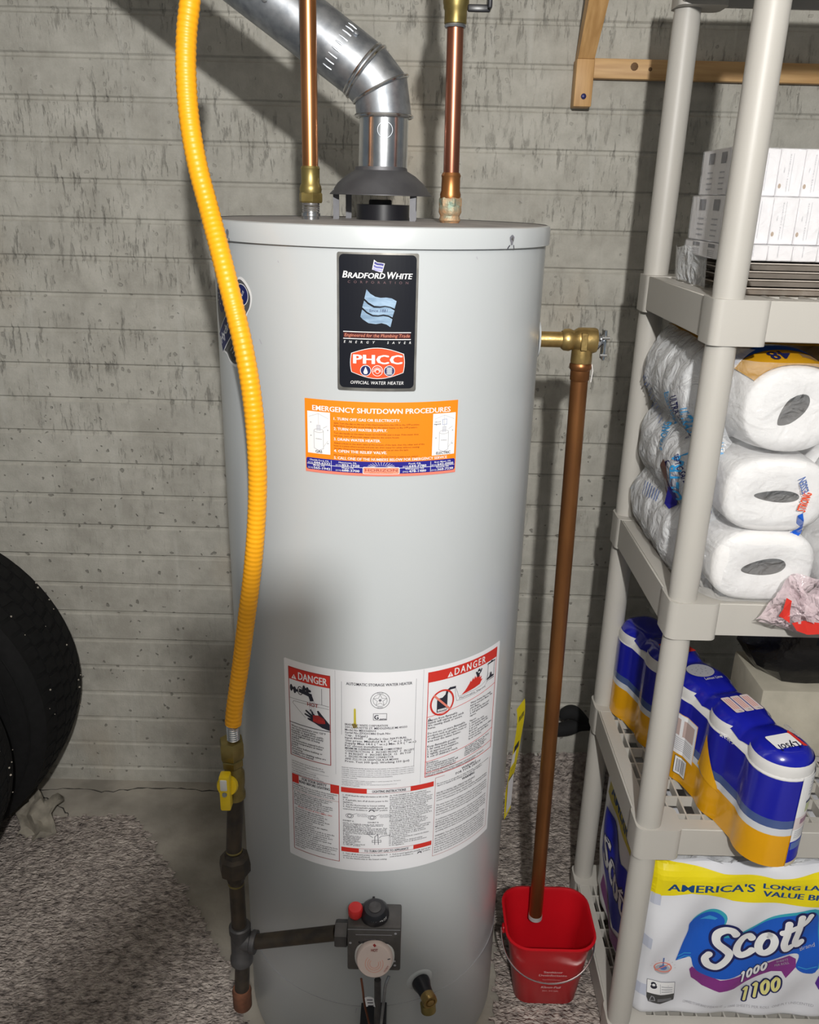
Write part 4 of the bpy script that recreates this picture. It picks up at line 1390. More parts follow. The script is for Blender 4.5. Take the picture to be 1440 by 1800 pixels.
cp2 = thing('copper_pipe', 'dark copper pipe with brass ball valve, green corrosion at its foot', 'pipe', (.05, PY, ZT))
obj('corroded_foot', MB().lathe([(.0125, 1.531), (.0155, 1.535), (.014, 1.541), (.0165, 1.546), (.0160, 1.554), (.0135, 1.558)], (.0475, PY, 0), n=24), CORR, cp2)
hexnut((.0475, PY, 1.553), .013, .0168, CORR, 'hex_nut', cp2)
obj('adapter', MB().lathe([(.0145, 1.565), (.0150, 1.570), (.0135, 1.575), (.0132, 1.592), (.0140, 1.595), (.0122, 1.599)], (.0472, PY, 0), n=24), COPPERM, cp2)
obj('pipe', MB().cyl((.0472, PY, 1.595), (.0452, PY, 1.792), .0112, n=28), COPPERD, cp2)
bvx = .0450
bv = obj('ball_valve', MB().lathe([(.0122, 1.783), (.0150, 1.785), (.0150, 1.800), (.0165, 1.803), (.0165, 1.806), (.0175, 1.809), (.0175, 1.815), (.0235, 1.819), (.0255, 1.835), (.0235, 1.850), (.0175, 1.854), (.0175, 1.875), (.0150, 1.878), (.0150, 1.89)], (bvx, PY, 0), n=28), BRASSD, cp2)
obj('solder_ring', MB().lathe([(.0135, 1.780), (.0148, 1.782), (.0135, 1.7845)], (bvx, PY, 0), n=24), GALV, cp2)
obj('valve_stem', MB().lathe([(.012, .018), (.0135, .024), (.0115, .032), (.0075, .034), (.0075, .042)], (bvx, PY, 1.834), (1, -.25, -.1), 20), BRASSD, bv)
obj('valve_handle', MB().rbox(.086, .092, PY - .024, PY + .006, 1.80, 1.93, .002).rbox(.060, .090, PY - .016, PY - .010, 1.797, 1.806, .002), BLACKP, bv)
obj('pipe_above', MB().cyl((bvx, PY, 1.885), (bvx, PY, 2.25), .0112, n=24), COPPERD, cp2)

# ---------- relief valve and its discharge pipe
rv = thing('relief_valve', 'brass temperature and pressure relief valve on the side of the heater', 'valve', (.27, TY, 1.33))
rz = 1.3575
obj('escutcheon', MB().lathe([(.030, 0), (.028, .003), (.012, .0055)], (TX + TR - .0004, TY, rz), (1, 0, 0), 32), ENAMEL, rv)
obj('nipple', MB().cyl((TX + TR - .004, TY, rz), (.240, TY, rz), .0125), BRASS, rv)
rb = obj('body', MB().lathe([(.0140, .236), (.0170, .240), (.0178, .248), (.0150, .255), (.0172, .258), (.0195, .262), (.0200, .268), (.0200, .288), (.0185, .292)], (0, TY, rz), (1, 0, 0), 32).lathe([(.0165, -.036), (.0170, -.034), (.0165, -.015), (.015, 0)], (.2705, TY, rz), n=28), BRASS, rv)
obj('stamped_plate', MB().rbox(.2640, .2745, TY - .0215, TY - .015, rz - .014, rz + .014, .001, 1), BRASS, rb)
obj('spring_cap', MB().lathe([(.0165, .290), (.0155, .294), (.010, .299), (.007, .302)], (0, TY, rz), (1, 0, 0), 24), CHROME, rv)
lv = MB().rbox(.3015, .3065, TY - .010, TY + .010, rz - .030, rz + .018, .0012, 1)
lv.cyl((.298, TY - .012, rz + .006), (.310, TY - .012, rz + .006), .0028, n=10).cyl((.298, TY - .008, rz - .022), (.309, TY - .008, rz - .022), .0026, n=10)
obj('test_lever', lv, CHROME, rv)
dsp = thing('discharge_pipe', 'long brown copper discharge pipe ending inside the red pail', 'pipe', (.287, 1.368, .15))
DT, DB = Vector((.2708, TY + .002, 1.322)), Vector((.2865, 1.366, .150))
obj('pipe', MB().cyl(DT, DB, .0140, n=28), COPPERM, dsp)
dd = (DB - DT).normalized()
obj('coupling', MB().lathe([(.0155, 0), (.0155, .006), (.0178, .009), (.0178, .016), (.0155, .019), (.0157, .034), (.0142, .036)], DT - dd * .006, dd, 28), COPPERM, dsp)
obj('thread_tape', MB().lathe([(.0162, 0), (.0168, .002), (.0158, .004)], DT - dd * .0075, dd, 24).tube([DT + Vector((.0165, -.008, -.002)), DT + Vector((.0185, -.010, -.012)), DT + Vector((.0165, -.012, -.030))], .0009, 5), WHITEP, dsp)
obj('pipe_end', MB().lathe([(.0143, -.010), (.0145, 0), (.012, .0005), (.011, -.01)], DB, dd, 24), mat('pale_solder', (0.50, 0.52, 0.52), .5, .3, var=.2), dsp)

# ---------- yellow gas hose, gas valve and black iron pipe
hose = thing('gas_hose', 'yellow coated flexible gas hose hanging down the left of the heater', 'hose', tuple(P(411, 1262, 1.10)))
HY = [(336, -60, 1.165), (334, 0, 1.165), (328, 60, 1.165), (327, 130, 1.16), (333, 210, 1.155), (347, 290, 1.145), (368, 370, 1.13), (389, 450, 1.105), (409, 530, 1.085), (428, 610, 1.075), (442, 690, 1.07), (450, 770, 1.07), (453, 850, 1.075), (450, 930, 1.08), (443, 1010, 1.085), (433, 1090, 1.09), (423, 1170, 1.10), (413, 1240, 1.10), (410, 1272, 1.10)]
hpath = spline([P(*q) for q in HY], 60)
# even spacing along the hose
acc = [0]
for i in range(1, len(hpath)):
    acc.append(acc[-1] + (hpath[i] - hpath[i - 1]).length)
step = 0.0018
hs, i = [], 0
d = 0
while d < acc[-1]:
    while acc[i + 1] < d:
        i += 1
    t = (d - acc[i]) / max(1e-9, acc[i + 1] - acc[i])
    hs.append(hpath[i].lerp(hpath[i + 1], t))
    d += step
hr = [0.0126 + 0.00045 * math.cos(2 * PI * k * step / 0.0072) for k in range(len(hs))]
obj('corrugated_jacket', MB().tube(hs, hr, 18), HOSEY, hose)
GY = 1.10
gxp = P(410, 1300, GY).x
gv = lambda y: P(410, y, GY).z
hz0, hz1 = gv(1302), gv(1268)
prof, k = [], 0
zz = hz0
while zz < hz1 + .004:
    prof.append((.0088 + .0012 * math.cos(k * PI), zz))
    zz += .0019
    k += 1
obj('bare_end', MB().lathe(prof, (gxp + .0005, GY, 0), n=20), GALVB, hose)

gp = thing('gas_pipe', 'black iron gas drop pipe with yellow shut-off valve and tee', 'gas pipe', (gxp, GY, gv(1770)))
gxx = lambda y: P({1310: 406, 1340: 406, 1400: 409, 1515: 413, 1600: 417, 1650: 423, 1770: 427}[y], y, GY).x
X1, X2, X3, X4 = gxx(1310), gxx(1515), gxx(1650), gxx(1770)
hexnut((gxp - .003, GY, gv(1330)), gv(1300) - gv(1330), .0200, BRASSD, 'flare_nut', gp)
hexnut((gxp - .003, GY, gv(1345)), gv(1332) - gv(1345), .0175, BRASSD, 'hex_shoulder', gp)
vb = obj('shutoff_valve', MB().lathe([(.0125, gv(1402)), (.0165, gv(1400)), (.0165, gv(1392)), (.0145, gv(1388)), (.0165, gv(1375)), (.0165, gv(1358)), (.014, gv(1352)), (.0125, gv(1344))], (gxp - .002, GY, 0), n=24), BRASSD, gp)
hc = Vector((gxp - .008, GY - .024, gv(1366)))
obj('valve_handle', MB().lathe([(.016, 0), (.017, .004), (.015, .009)], hc + Vector((0, .006, 0)), (0, -1, .2), 20).rbox(hc.x - .0095, hc.x + .007, hc.y - .014, hc.y + .004, gv(1398), gv(1340), .003), YEL, vb)
obj('handle_wear', MB().rbox(hc.x - .0075, hc.x + .0035, hc.y - .0155, hc.y - .008, gv(1363), gv(1344), .002), WHITEP, vb)
obj('handle_screw', MB().lathe([(.004, 0), (.0035, .002)], hc + Vector((-.001, -.0145, -.003)), (0, -1, .2), 12), GALV, vb)
obj('upper_nipple', MB().cyl((gxp - .0015, GY, gv(1400)), (X2 - .001, GY, gv(1500)), .0128), IRON, gp)
obj('union', MB().lathe([(.0150, gv(1545)), (.0165, gv(1540)), (.0185, gv(1532)), (.0255, gv(1530)), (.0260, gv(1518)), (.0240, gv(1506)), (.017, gv(1503)), (.0145, gv(1497))], (X2, GY, 0), n=8), IRON, gp, ang=25)
obj('middle_nipple', MB().cyl((X2 + .0005, GY, gv(1545)), (X3 - .001, GY, gv(1640)), .0128), IRON, gp)
te = MB().lathe([(.0165, gv(1690)), (.0195, gv(1688)), (.0195, gv(1680)), (.0170, gv(1676)), (.0165, gv(1640)), (.0185, gv(1637)), (.0185, gv(1627)), (.016, gv(1625))], (X3, GY, 0), n=24)
zt = gv(1652)
te.lathe([(.0165, 0), (.0165, .018), (.0195, .020), (.0195, .028), (.016, .029)], (X3, GY, zt), (1, -.15, 0), 24)
obj('tee', te, IRONG, gp)
ge = Vector((gx0 - .020, 1.062, (gzt + gzb) / 2 + .004))
obj('branch_pipe', MB().cyl((X3 + .02, GY - .004, zt), ge, .0125), IRON, gp)
hx_ = MB().lathe([(.0205, 0), (.0215, .003), (.0215, .020), (.018, .022)], ge + Vector((-.002, 0, 0)), (1, 0, 0), 6, phase=.5)
obj('branch_nut', hx_, IRONG, gp, ang=20)
obj('drip_leg', MB().cyl((X3 + .001, GY, gv(1688)), (X4, GY, gv(1745)), .0128), RUST if False else BRASSD if False else IRON, gp)
obj('drip_cap', MB().lathe([(.0150, gv(1768)), (.0165, gv(1766)), (.0165, gv(1745)), (.0172, gv(1741)), (.0150, gv(1736))], (X4, GY, 0), n=24), RUST, gp)
bands = MB()
for yy, xx in ((1494, X2), (1552, X2), (1692, X3)):
    obj('thread_band', MB().lathe([(.0130, gv(yy) - .002), (.0138, gv(yy)), (.0130, gv(yy) + .002)], (xx, GY, 0), n=20), BRASSD, gp)


# ================================================================== RED PAIL
def rr3(cx, cy, w, d, r, z, n=6):
    return [(cx + a, cy + b, z) for a, b in rrect(-w / 2, -d / 2, w / 2, d / 2, r, n)]


pail = thing('pail', 'small red square plastic pail with wire handle beside the heater', 'bucket', (.302, 1.325, .012))
bx, by = .3025, 1.318
ZR, ZB = .200, .0125
outer = [rr3(bx + .004, by + .012, .122, .108, .026, ZB), rr3(bx + .004, by + .012, .128, .114, .028, ZB + .004), rr3(bx, by, .166, .150, .040, ZR - .008), rr3(bx, by, .170, .154, .041, ZR - .008), rr3(bx, by, .179, .163, .045, ZR - .006), rr3(bx, by, .181, .165, .046, ZR), rr3(bx, by, .172, .156, .042, ZR + .0015),
         rr3(bx, by, .165, .149, .039, ZR - .004), rr3(bx + .004, by + .012, .124, .110, .027, ZB + .006)]
po = obj('bucket_body', MB().loft(outer), REDP, pail)
hl = Vector((bx - .0925, by - .008, ZR - .022))
hr_ = Vector((bx + .0925, by - .008, ZR - .022))
ears = MB()
for h, s in ((hl, -1), (hr_, 1)):
    obj('handle_lug', MB().lathe([(.010, 0), (.010, .006), (.006, .008)], h - Vector((s * .007, 0, 0)), (s, 0, 0), 14), REDP, pail)
bail = []
for k in range(33):
    a = PI * k / 32
    bail.append(Vector((bx - .0945 * math.cos(a), by - .008 - .075 * math.sin(a) ** .8, ZR - .022 - .062 * math.sin(a) ** .8)))
obj('wire_handle', MB().tube([hl + Vector((.006, 0, .004))] + bail + [hr_ + Vector((-.006, 0, .004))], .0017, 8), STEELW, pail)


def bsurf(a, b, l):  # front wall of the pail
    t = (b - ZB) / (ZR - ZB)
    y0_, y1_ = by + .012 - .057, by - .0755
    return (bx + .004 * (1 - t) + a, y0_ + (y1_ - y0_) * t - l - .0006, b)


bp_ = Print(bsurf, None, .0003)
PW = ink('pail_print', (0.72, 0.42, 0.42))
bp_.text('Sanitizer', .006, .122, .0065, PW, w=.038, bold=.025)
bp_.text('Desinfectante', .006, .1115, .0065, PW, w=.056, bold=.02)
bp_.text('Sani/Disinfectant', .005, .0985, .0040, ink('pail_dim', (.60, .22, .22)), w=.038)
bp_.text('Kleen-Pail', .005, .072, .0066, PW, w=.040, bold=.025, shear=.2)
bp_.text('SN1, 3/4 GAL', .005, .061, .0040, PW, w=.033)
bp_.build(po)


# ================================================================== TIRES
def tire(label, cx, cy, R, wid, rx):
    t = thing('tire', label, 'tire', (cx, cy, 0.0), 'truck tires leaning at the left wall')
    zc = R + .011
    rim = R * .60
    prof = [(rim, -wid * .36), (rim + .01, -wid * .42), (R * .74, -wid * .50), (R * .86, -wid * .505), (R * .94, -wid * .47), (R * .975, -wid * .42), (R * .985, -wid * .2), (R * .988, 0), (R * .985, wid * .2), (R * .975, wid * .42), (R * .94, wid * .47), (R * .86, wid * .505), (R * .74, wid * .50), (rim + .01, wid * .42), (rim, wid * .36), (rim - .012, wid * .30), (rim - .012, -wid * .30), (rim, -wid * .36)]
    c = (cx, cy, zc)
    obj('carcass', MB().lathe(prof, c, (0, 1, 0), 72, False, False), RUBBER, t)
    tr = MB()
    n = 66
    rows = ((-.40, -.24), (-.21, -.04), (-.01, .01), (.04, .21), (.24, .40))
    rows = ((-.405, -.25), (-.225, -.08), (-.055, .055), (.08, .225), (.25, .405))
    for ri, (a, b) in enumerate(rows):
        for k in range(n):
            a0_ = 2 * PI * (k + (ri % 2) * .5) / n
            a1_ = a0_ + 2 * PI / n * .76
            sk = .012 * (1 if ri < 2 else -1 if ri > 2 else 0)
            pts = []
            for r in (R * .975, R):
                for (an, y) in ((a0_, a * wid), (a1_, a * wid), (a1_ + sk, b * wid), (a0_ + sk, b * wid)):
                    rr_ = r - .010 * (abs(y / wid) / .4) ** 3
                    pts.append((cx + rr_ * math.sin(an), cy + y, zc + rr_ * math.cos(an)))
            tr.hexa(pts)
    obj('tread', tr, RUBBER, t, smooth=False)['kind'] = 'stuff'
    sd = MB()
    for rr_ in (.80, .90):
        sd.tube([(cx + R * rr_ * math.sin(2 * PI * k / 60), cy - wid * .507, zc + R * rr_ * math.cos(2 * PI * k / 60)) for k in range(61)], .0022, 5, False)
    obj('sidewall_ring', sd, RUBBER, t)
    peb = MB()
    rg = random.Random(5)
    for k in range(26):
        an = rg.uniform(.7, 1.9)
        y = rg.uniform(-.4, .4) * wid
        r = R * .992 if rg.random() < .5 else R * .984
        p = Vector((cx + r * math.sin(an), cy + y, zc + r * math.cos(an)))
        s = rg.uniform(.0012, .003)
        peb.lathe([(s * .6, 0), (s, s * .6), (s * .3, s * 1.4)], p, (math.sin(an), 0, math.cos(an)), 5)
    obj('grit', peb, mat('grit', (.42, .38, .32), .8, var=.3), t)[
        'kind'] = 'stuff'
    return t


tire('black truck tire standing against the wall, the one with its tread in view', -1.228, 1.765, .405, .255, 0)
tire('black tire in front of the other tire, barely showing at the left edge', -1.235, 1.46, .375, .225, 0)
# crumpled cardboard wedged under the tires
cb = MB().grid(8, 6, lambda a, b: (-.985 + a * .085 + .012 * math.sin(b * 9), 1.71 + b * .09 + .01 * math.sin(a * 8), .010 + .075 * b * (1 - .25 * a) + .010 * math.sin(a * 11 + b * 5)))
so = obj('cardboard_scrap', cb, mat('dirty_card', (.30, .27, .22), .85, var=.5, vscale=25), base=(-.94, 1.74, .01))
so.modifiers.new('thickness', 'SOLIDIFY').thickness = .003
tag(so, 'crumpled dirty cardboard scrap lying on the floor by the tires', 'cardboard')

# ================================================================== SHELVING UNIT
SX0, SX1, SY0, SY1 = .4335, 1.27, 1.20, 1.578
PR = .0222
DECK = [.072, .547, .984, 1.444, 1.925]
SK = .062
su = thing('shelving_unit', 'beige plastic shelving unit with round posts and slatted shelves', 'shelf', (.85, 1.39, 0))


def deck(z):
    mb = MB()
    x0, x1, y0, y1 = SX0 - PR, SX1 + PR, SY0 - PR, SY1 + PR
    zb = z - SK
    t = .004
    # skirts
    mb.rbox(x0 + .06, x1 - .06, y0 + .004, y0 + .008, zb + .006, z, .0012, 1)
    mb.rbox(x0 + .06, x1 - .06, y1 - .008, y1 - .004, zb + .006, z, .0012, 1)
    mb.rbox(x0 + .002, x0 + .006, y0 + .04, y1 - .04, zb + .004, z, .0012, 1)
    mb.rbox(x1 - .006, x1 - .002, y0 + .04, y1 - .04, zb + .004, z, .0012, 1)
    # collars round the posts
    for (cx, cy, sx, sy) in ((SX0, SY0, 1, 1), (SX1, SY0, -1, 1), (SX0, SY1, 1, -1), (SX1, SY1, -1, -1)):
        xs = sorted((cx - sx * (PR + .002), cx + sx * (PR + .034)))
        ys = sorted((cy - sy * (PR + .002), cy + sy * (PR + .018)))
        mb.loft([[(a, b, zz) for a, b in rrect(xs[0], ys[0], xs[1], ys[1], .014, 5)] for zz in (zb, z + .001)])
    # inner border
    mb.box(x0 + .006, x0 + .030, y0 + .045, y1 - .045, z - .004, z)
    mb.box(x1 - .030, x1 - .006, y0 + .045, y1 - .045, z - .004, z)
    mb.box(x0 + .055, x1 - .055, y0 + .008, y0 + .030, z - .004, z)
    mb.box(x0 + .055, x1 - .055, y1 - .030, y1 - .008, z - .004, z)
    return mb


slat_me = None
rib_me = None
ns = 30
for z in DECK:
    dk = obj('shelf_deck', deck(z), SHELF, su)
    if z > 1.8:
        obj('deck_panel', MB().box(SX0 + .02, SX1 - .02, SY0, SY1, z - .004, z - .001), SHELF, dk)
        continue
    L_ = SY1 - SY0 - .012
    if slat_me is None:
        slat_me = MB().box(-.0016, .0016, -L_ / 2, L_ / 2, -.020, 0).mesh('slat', smooth=False)
        slat_me.materials.append(SHELF)
        WX = SX1 - SX0 - .012
        rib_me = MB().box(-WX / 2, WX / 2, -.0016, .0016, -.020, 0).mesh('cross_rib', smooth=False)
        rib_me.materials.append(SHELF)
    for k in range(ns):
        o = bpy.data.objects.new('slat', slat_me)
        o.parent = dk
        o.location = Vector((SX0 + .018 + (SX1 - SX0 - .036) * k / (ns - 1), (SY0 + SY1) / 2, z - .0005)) - BASE[su.name]
        COL.objects.link(o)
    for k in range(8):
        o = bpy.data.objects.new('cross_rib', rib_me)
        o.parent = dk
        o.location = Vector(((SX0 + SX1) / 2, SY0 + .022 + (SY1 - SY0 - .044) * k / 7, z - .001)) - BASE[su.name]
        COL.objects.link(o)
for (cx, cy) in ((SX0, SY0), (SX0, SY1), (SX1, SY0), (SX1, SY1)):
    for a, b in zip(DECK[:-1], DECK[1:]):
        z0, z1 = a + .001, b - SK
        obj('post', MB().lathe([(PR * .97, z0), (PR, z0 + .03), (PR, z1 - .03), (PR * .95, z1)], (cx, cy, 0), n=32), SHELF, su)
    obj('foot', MB().lathe([(PR * 1.05, .010), (PR, DECK[0] - SK)], (cx, cy, 0), n=24), SHELF, su)

# ---------- items: shelf with boxes (1.444)
ZA = DECK[3]
fx0, fx1 = .462, .86
trays = []
for k, (zz, y0_, dx) in enumerate(((ZA + .001, 1.245, 0), (ZA + .012, 1.252, .004), (ZA + .023, 1.258, .001), (ZA + .034, 1.262, .006))):
    mb = MB().loft([[(a, b, c) for a, b in rrect(fx0 + .012 + dx, y0_ + .012, fx1 - .012, 1.525, .012)] for c in (zz,)] + [[(a, b, zz + .009) for a, b in rrect(fx0 + .001 + dx, y0_ + .002, fx1 - .002, 1.535, .014)],
                   [(a, b, zz + .009) for a, b in rrect(fx0 - .003 + dx, y0_ - .002, fx1 + .002, 1.539, .016)], [(a, b, zz + .0105) for a, b in rrect(fx0 - .003 + dx, y0_ - .002, fx1 + .002, 1.539, .016)],
                   [(a, b, zz + .0105) for a, b in rrect(fx0 + .001 + dx, y0_ + .002, fx1 - .002, 1.535, .014)], [(a, b, zz + .004) for a, b in rrect(fx0 + .012 + dx, y0_ + .012, fx1 - .012, 1.525, .012)]])
    o = obj('foil_tray', mb, FOIL, base=(.66, 1.39, zz))
    tag(o, ('bottom', 'second from bottom', 'third from bottom', 'topmost')[k] + ' of the stacked flat foil trays under the white boxes', 'tray', 'foil trays on the upper shelf')
# plastic sleeve hanging at the left of the trays
sl = MB().grid(8, 6, lambda a, b: (.448 - .004 * b + .006 * math.sin(a * 6), 1.345 + a * .16, ZA + .006 + .050 * b - .012 * (1 - a) * (1 - b) + .003 * math.sin(a * 13)))
tag(obj('plastic_sleeve', sl, film_material('grey_film', .55), base=(.448, 1.42, ZA)), 'wrinkled clear plastic sleeve end beside the foil trays', 'plastic wrap')

bx0 = .4455
lay = ((ZA + .0450, .0225, 1.30, 1.465, .000), (ZA + .0682, .0660, 1.312, 1.460, .002), (ZA + .1348, .0650, 1.325, 1.448, .006))
BWd = .0365
nbx = 12
for k, (z, h, y0_, y1_, dx) in enumerate(lay):
    t = thing('carton_pack', ('low flattened white carton pack at the bottom of the stack', 'middle white carton pack with printed lines in the stack', 'topmost white carton pack of the stack on the upper shelf')[k], 'box', (bx0 + .2, 1.39, z), 'white carton packs')
    for i in range(nbx):
        x = bx0 + dx + i * BWd
        ob = obj('carton', MB().rbox(x + .0002, x + BWd - .0002, y0_, y1_, z, z + h, .0015, 1), CARTONW, t)
        pr = Print(lambda a, b, l, x=x, y0_=y0_, z=z: (x + a, y0_ - l, z + b), None, .0003)
        pr.text('WHITE UNSCENTED SOAP'[:14], .0150, .006, .0016, K_LGREY, rot=PI / 2, align='L', res=1, w=h * .8)
        if h > .05:
            pr.text('white', .0085, h * .5, .0022, K_LGREY, rot=PI / 2, align='L', res=1)
            pr.ell(.0125 - .0085, h * .22, .0022, .0034, ink('tan', (.42, .30, .20)), 1, 10)
            pr.line([(.0185, h * .12), (.0185, h * .9)], .0005, K_LGREY, 1)
        if i < 8:
            pr.build(ob)
    sp = Print(lambda a, b, l, x=bx0 + dx, z=z: (x - l, a, z + b), None, .0003)
    for (f0, f1) in ((.12, .30), (.55, .75)):
        ya, yb = y0_ + (y1_ - y0_) * f0, y0_ + (y1_ - y0_) * f1
        sp.rect(ya, h * .68, yb, h * .92, K_GREY, 1)
        for q in range(4):
            sp.rect(ya, h * (.12 + q * .12), yb, h * (.15 + q * .12), K_LGREY, 1)
    sp.build(COL.objects[t.children[0].name])
    obj('shrink_wrap', MB().rbox(bx0 + dx - .0016, bx0 + dx + nbx * BWd + .0016, y0_ - .0016, y1_ + .0016, z - .0002, z + h + .0008, .002, 1), FILM if k else FILM, t)
ct = MB().rbox(.4755, .4905, 1.3095, 1.3112, ZA + .129, ZA + .135, .0005, 1)
obj('blue_tab', ct, K_BLUE, bpy.data.objects['carton_pack.001'])

# ---------- items: toilet roll pack (0.984)
ZB_ = DECK[2]


def roll(par, cx, y0_, L_, cz, ra, rb_, sq=2.3, core=(.026, .020), rotc=0.5, tap=0.0):
    n = 40

    def loop(s, y, se=sq):
        pts = []
        for k in range(n):
            a = 2 * PI * k / n
            ca, sa = math.cos(a), math.sin(a)
            x = abs(ca) ** (2 / se) * (1 if ca >= 0 else -1) * ra * s
            z = abs(sa) ** (2 / se) * (1 if sa >= 0 else -1) * rb_ * s
            pts.append((cx + x, y, cz + z))
        return pts

    def cl(y, s=1.0):
        pts = []
        for k in range(n):
            a = 2 * PI * k / n
            x, z = math.cos(a) * core[0] * s, math.sin(a) * core[1] * s * (1 + .25 * math.cos(a))
            pts.append((cx + x * math.cos(rotc) - z * math.sin(rotc), y, cz + x * math.sin(rotc) + z * math.cos(rotc)))
        return pts
    o = obj('roll', MB().loft([cl(y0_ + .004), loop(.55, y0_ - .001), loop(.86 - tap * .5, y0_), loop(.965 - tap, y0_ + .006), loop(.985 - tap, y0_ + .016), loop(1 - tap * .45, y0_ + .050), loop(1, y0_ + .095), loop(1, y0_ + L_ - .012), loop(.95, y0_ + L_ - .002), loop(.5, y0_ + L_)], False, True), TISSUE, par, ang=60)
    obj('core', MB().loft([cl(y0_ + .0035), cl(y0_ + .05, .92)], False, True), CARDB, o)
    return o


tp = thing('toilet_paper_pack', 'large clear-wrapped pack of white toilet rolls with blue lettering, middle shelf', 'toilet paper', (.56, 1.37, ZB_))
cols = (.545, .712)
rows = ((ZB_ + .0600, .0790, .0580, 2.9, (.034, .013), .15), (ZB_ + .1745, .0785, .0580, 2.9, (.034, .009), -.02), (ZB_ + .305, .0840, .0740, 2.25, (.029, .015), .95))
for ci, cx in enumerate(cols):
    for ri, (cz, ra, rb_, sq, co, ro) in enumerate(rows):
        sh = 0.0
        roll(tp, cx + (.002, .004, .006)[ri] * (1 - ci) + (0.0 if ci == 0 else .01), 1.186 + .004 * ri, .112, cz, ra, rb_, sq, co, ro, .12 if ri == 2 else .0)
        roll(tp, cx - .041 * (1 - ci), 1.302, .112, cz, ra, rb_, sq, co, ro)
        roll(tp, cx - .041 * (1 - ci), 1.417, .112, cz, ra, rb_, sq, co, ro)


def sidex(z):  # left outline of the wrapped rolls
    t = z - ZB_
    best = 1.0
    for (cz, ra, rb_, sq, co, ro) in rows:
        dz = abs(z - cz) / rb_
        if dz < 1:
            best = min(best, cols[0] - .041 - ra * (1 - dz ** sq) ** (1 / sq))
    return min(best, .462 if best > .9 else best)


def filmL(a, b, l=0.0):
    y = 1.262 + a * .275
    z = ZB_ + .006 + b * .375
    x = min(sidex(z), sidex(min(z + .014, ZB_ + .375)) + .008, sidex(max(z - .014, ZB_ + .006)) + .008)
    e = max(0, 1 - a / .14)
    x += .050 * e * e + .02 * max(0, (a - .93) / .07)
    return (x - .0035 - l - .002 * math.sin(a * 31 + b * 17) - .0015 * math.sin(a * 13 - b * 29), y, z)


obj('side_film', MB().grid(44, 60, filmL), film_material('milky_film', .46), tp)
fs_ = Print(filmL, None, .0016)
f_lab = [('ULTRA', .30, .60, K_NAVY, .050), ('STRONG', .27, .545, K_NAVY, .050), ('ESSENTIALS', .40, .68, K_SKY, .040), ('ULTRA STRONG', .18, .50, K_SKY, .050), ('CHONG', .25, .43, K_NAVY, .045)]


def solve(fn, px, py, a, b):
    """find the surface coordinates seen at a place of the photo"""
    def pr(a, b):
        d_ = Vector(fn(a, b)) - Vector((0, 0, CAMH))
        zz = d_.dot(fwd)
        return Vector((720 + FPX * d_.dot(rgt) / zz, 900 - FPX * d_.dot(upv) / zz))
    best, bd = (a, b), 1e9
    for i in range(31):
        for j in range(31):
            q = (pr(i / 30, j / 30) - Vector((px, py))).length
            if q < bd:
                best, bd = (i / 30, j / 30), q
    a, b = best
    st = 1 / 60
    while st > .0015:
        for da in (-st, 0, st):
            for db in (-st, 0, st):
                q = (pr(a + da, b + db) - Vector((px, py))).length
                if q < bd and 0 <= a + da <= 1 and 0 <= b + db <= 1:
                    best, bd = (a + da, b + db), q
        a, b = best
        st *= .6
    return best


def mp_(px, py):
    return solve(filmL, px, py, .5, .5)


def tside(t, px, py, h, w, m, rot, bold=.02):
    a, b = mp_(px, py)
    fs_.text(t, a, b, h, m, w=w, rot=rot, bold=bold, align='L', fn=lambda x, y: (x, y))


# lettering runs from back to front, down the side of the pack
def side_text(t, p0, p1, hpx, m, bold=.02):
    a0_, b0_ = mp_(*p0)
    a1_, b1_ = mp_(*p1)
    n_ = Vector((a1_ - a0_, b1_ - b0_))
    vs, fs = text_geo(t, bold, 0, 2, 1)
    x0, x1 = min(v[0] for v in vs), max(v[0] for v in vs)
    V, F = fs_._mb(m, 3, 'text')
    k0 = len(V)
    a2, b2 = mp_(p0[0] + (p1[1] - p0[1]) / Vector((p1[0] - p0[0], p1[1] - p0[1])).length * hpx, p0[1] - (p1[0] - p0[0]) / Vector((p1[0] - p0[0], p1[1] - p0[1])).length * hpx)
    up_ = Vector((a2 - a0_, b2 - b0_))
    for x, y in vs:
        s = (x - x0) / (x1 - x0)
        V.append((a0_ + n_.x * s + up_.x * y / .7, b0_ + n_.y * s + up_.y * y / .7))
    F += [[i + k0 for i in f] for f in fs]


side_text('ULTRA STRONG', (1180, 698), (1205, 770), 12, K_NAVY)
side_text('ESSENTIALS', (1170, 690), (1186, 745), 9, K_SKY)
side_text('ULTRA STRONG', (1196, 720), (1218, 800), 14, K_SKY)
side_text('STRONG', (1166, 792), (1184, 742), 9, K_SKY)
side_text('SEPTIC SAFE', (1188, 800), (1206, 850), 8, K_NAVY)
side_text('ULTRA', (1206, 880), (1212, 795), 16, K_SKY)
for k in range(9):
    p0, p1 = (1118 + k * 6, 652 + k * 13), (1131 + k * 5, 643 + k * 13)
    fs_.line([mp_(*p0), mp_(*p1)], .006, K_MBLUE, 2)
    fs_.line([mp_(p0[0] + 2, p0[1] + 6), mp_(p1[0] + 2, p1[1] + 6)], .005, K_MBLUE, 2)
for k in range(7):
    fs_.line([mp_(1137 + k * 4, 845 + k * 3), mp_(1131 + k * 4, 868 + k * 2)], .007, K_MBLUE, 2)
fs_.poly([mp_(*q) for q in ((1168, 812), (1178, 808), (1190, 835), (1196, 868), (1192, 888), (1178, 895), (1170, 885), (1176, 860))], K_BLUE, 2)
fs_.poly([mp_(*q) for q in ((1163, 818), (1169, 806), (1174, 822), (1176, 850), (1185, 870), (1178, 880), (1172, 862))], ink('bear_brown', (.16, .05, .035)), 3)
fs_.ell(*mp_(1107, 855), .012, .010, K_SKY, 2, 10)
fs_.build(tp, 'film_print')
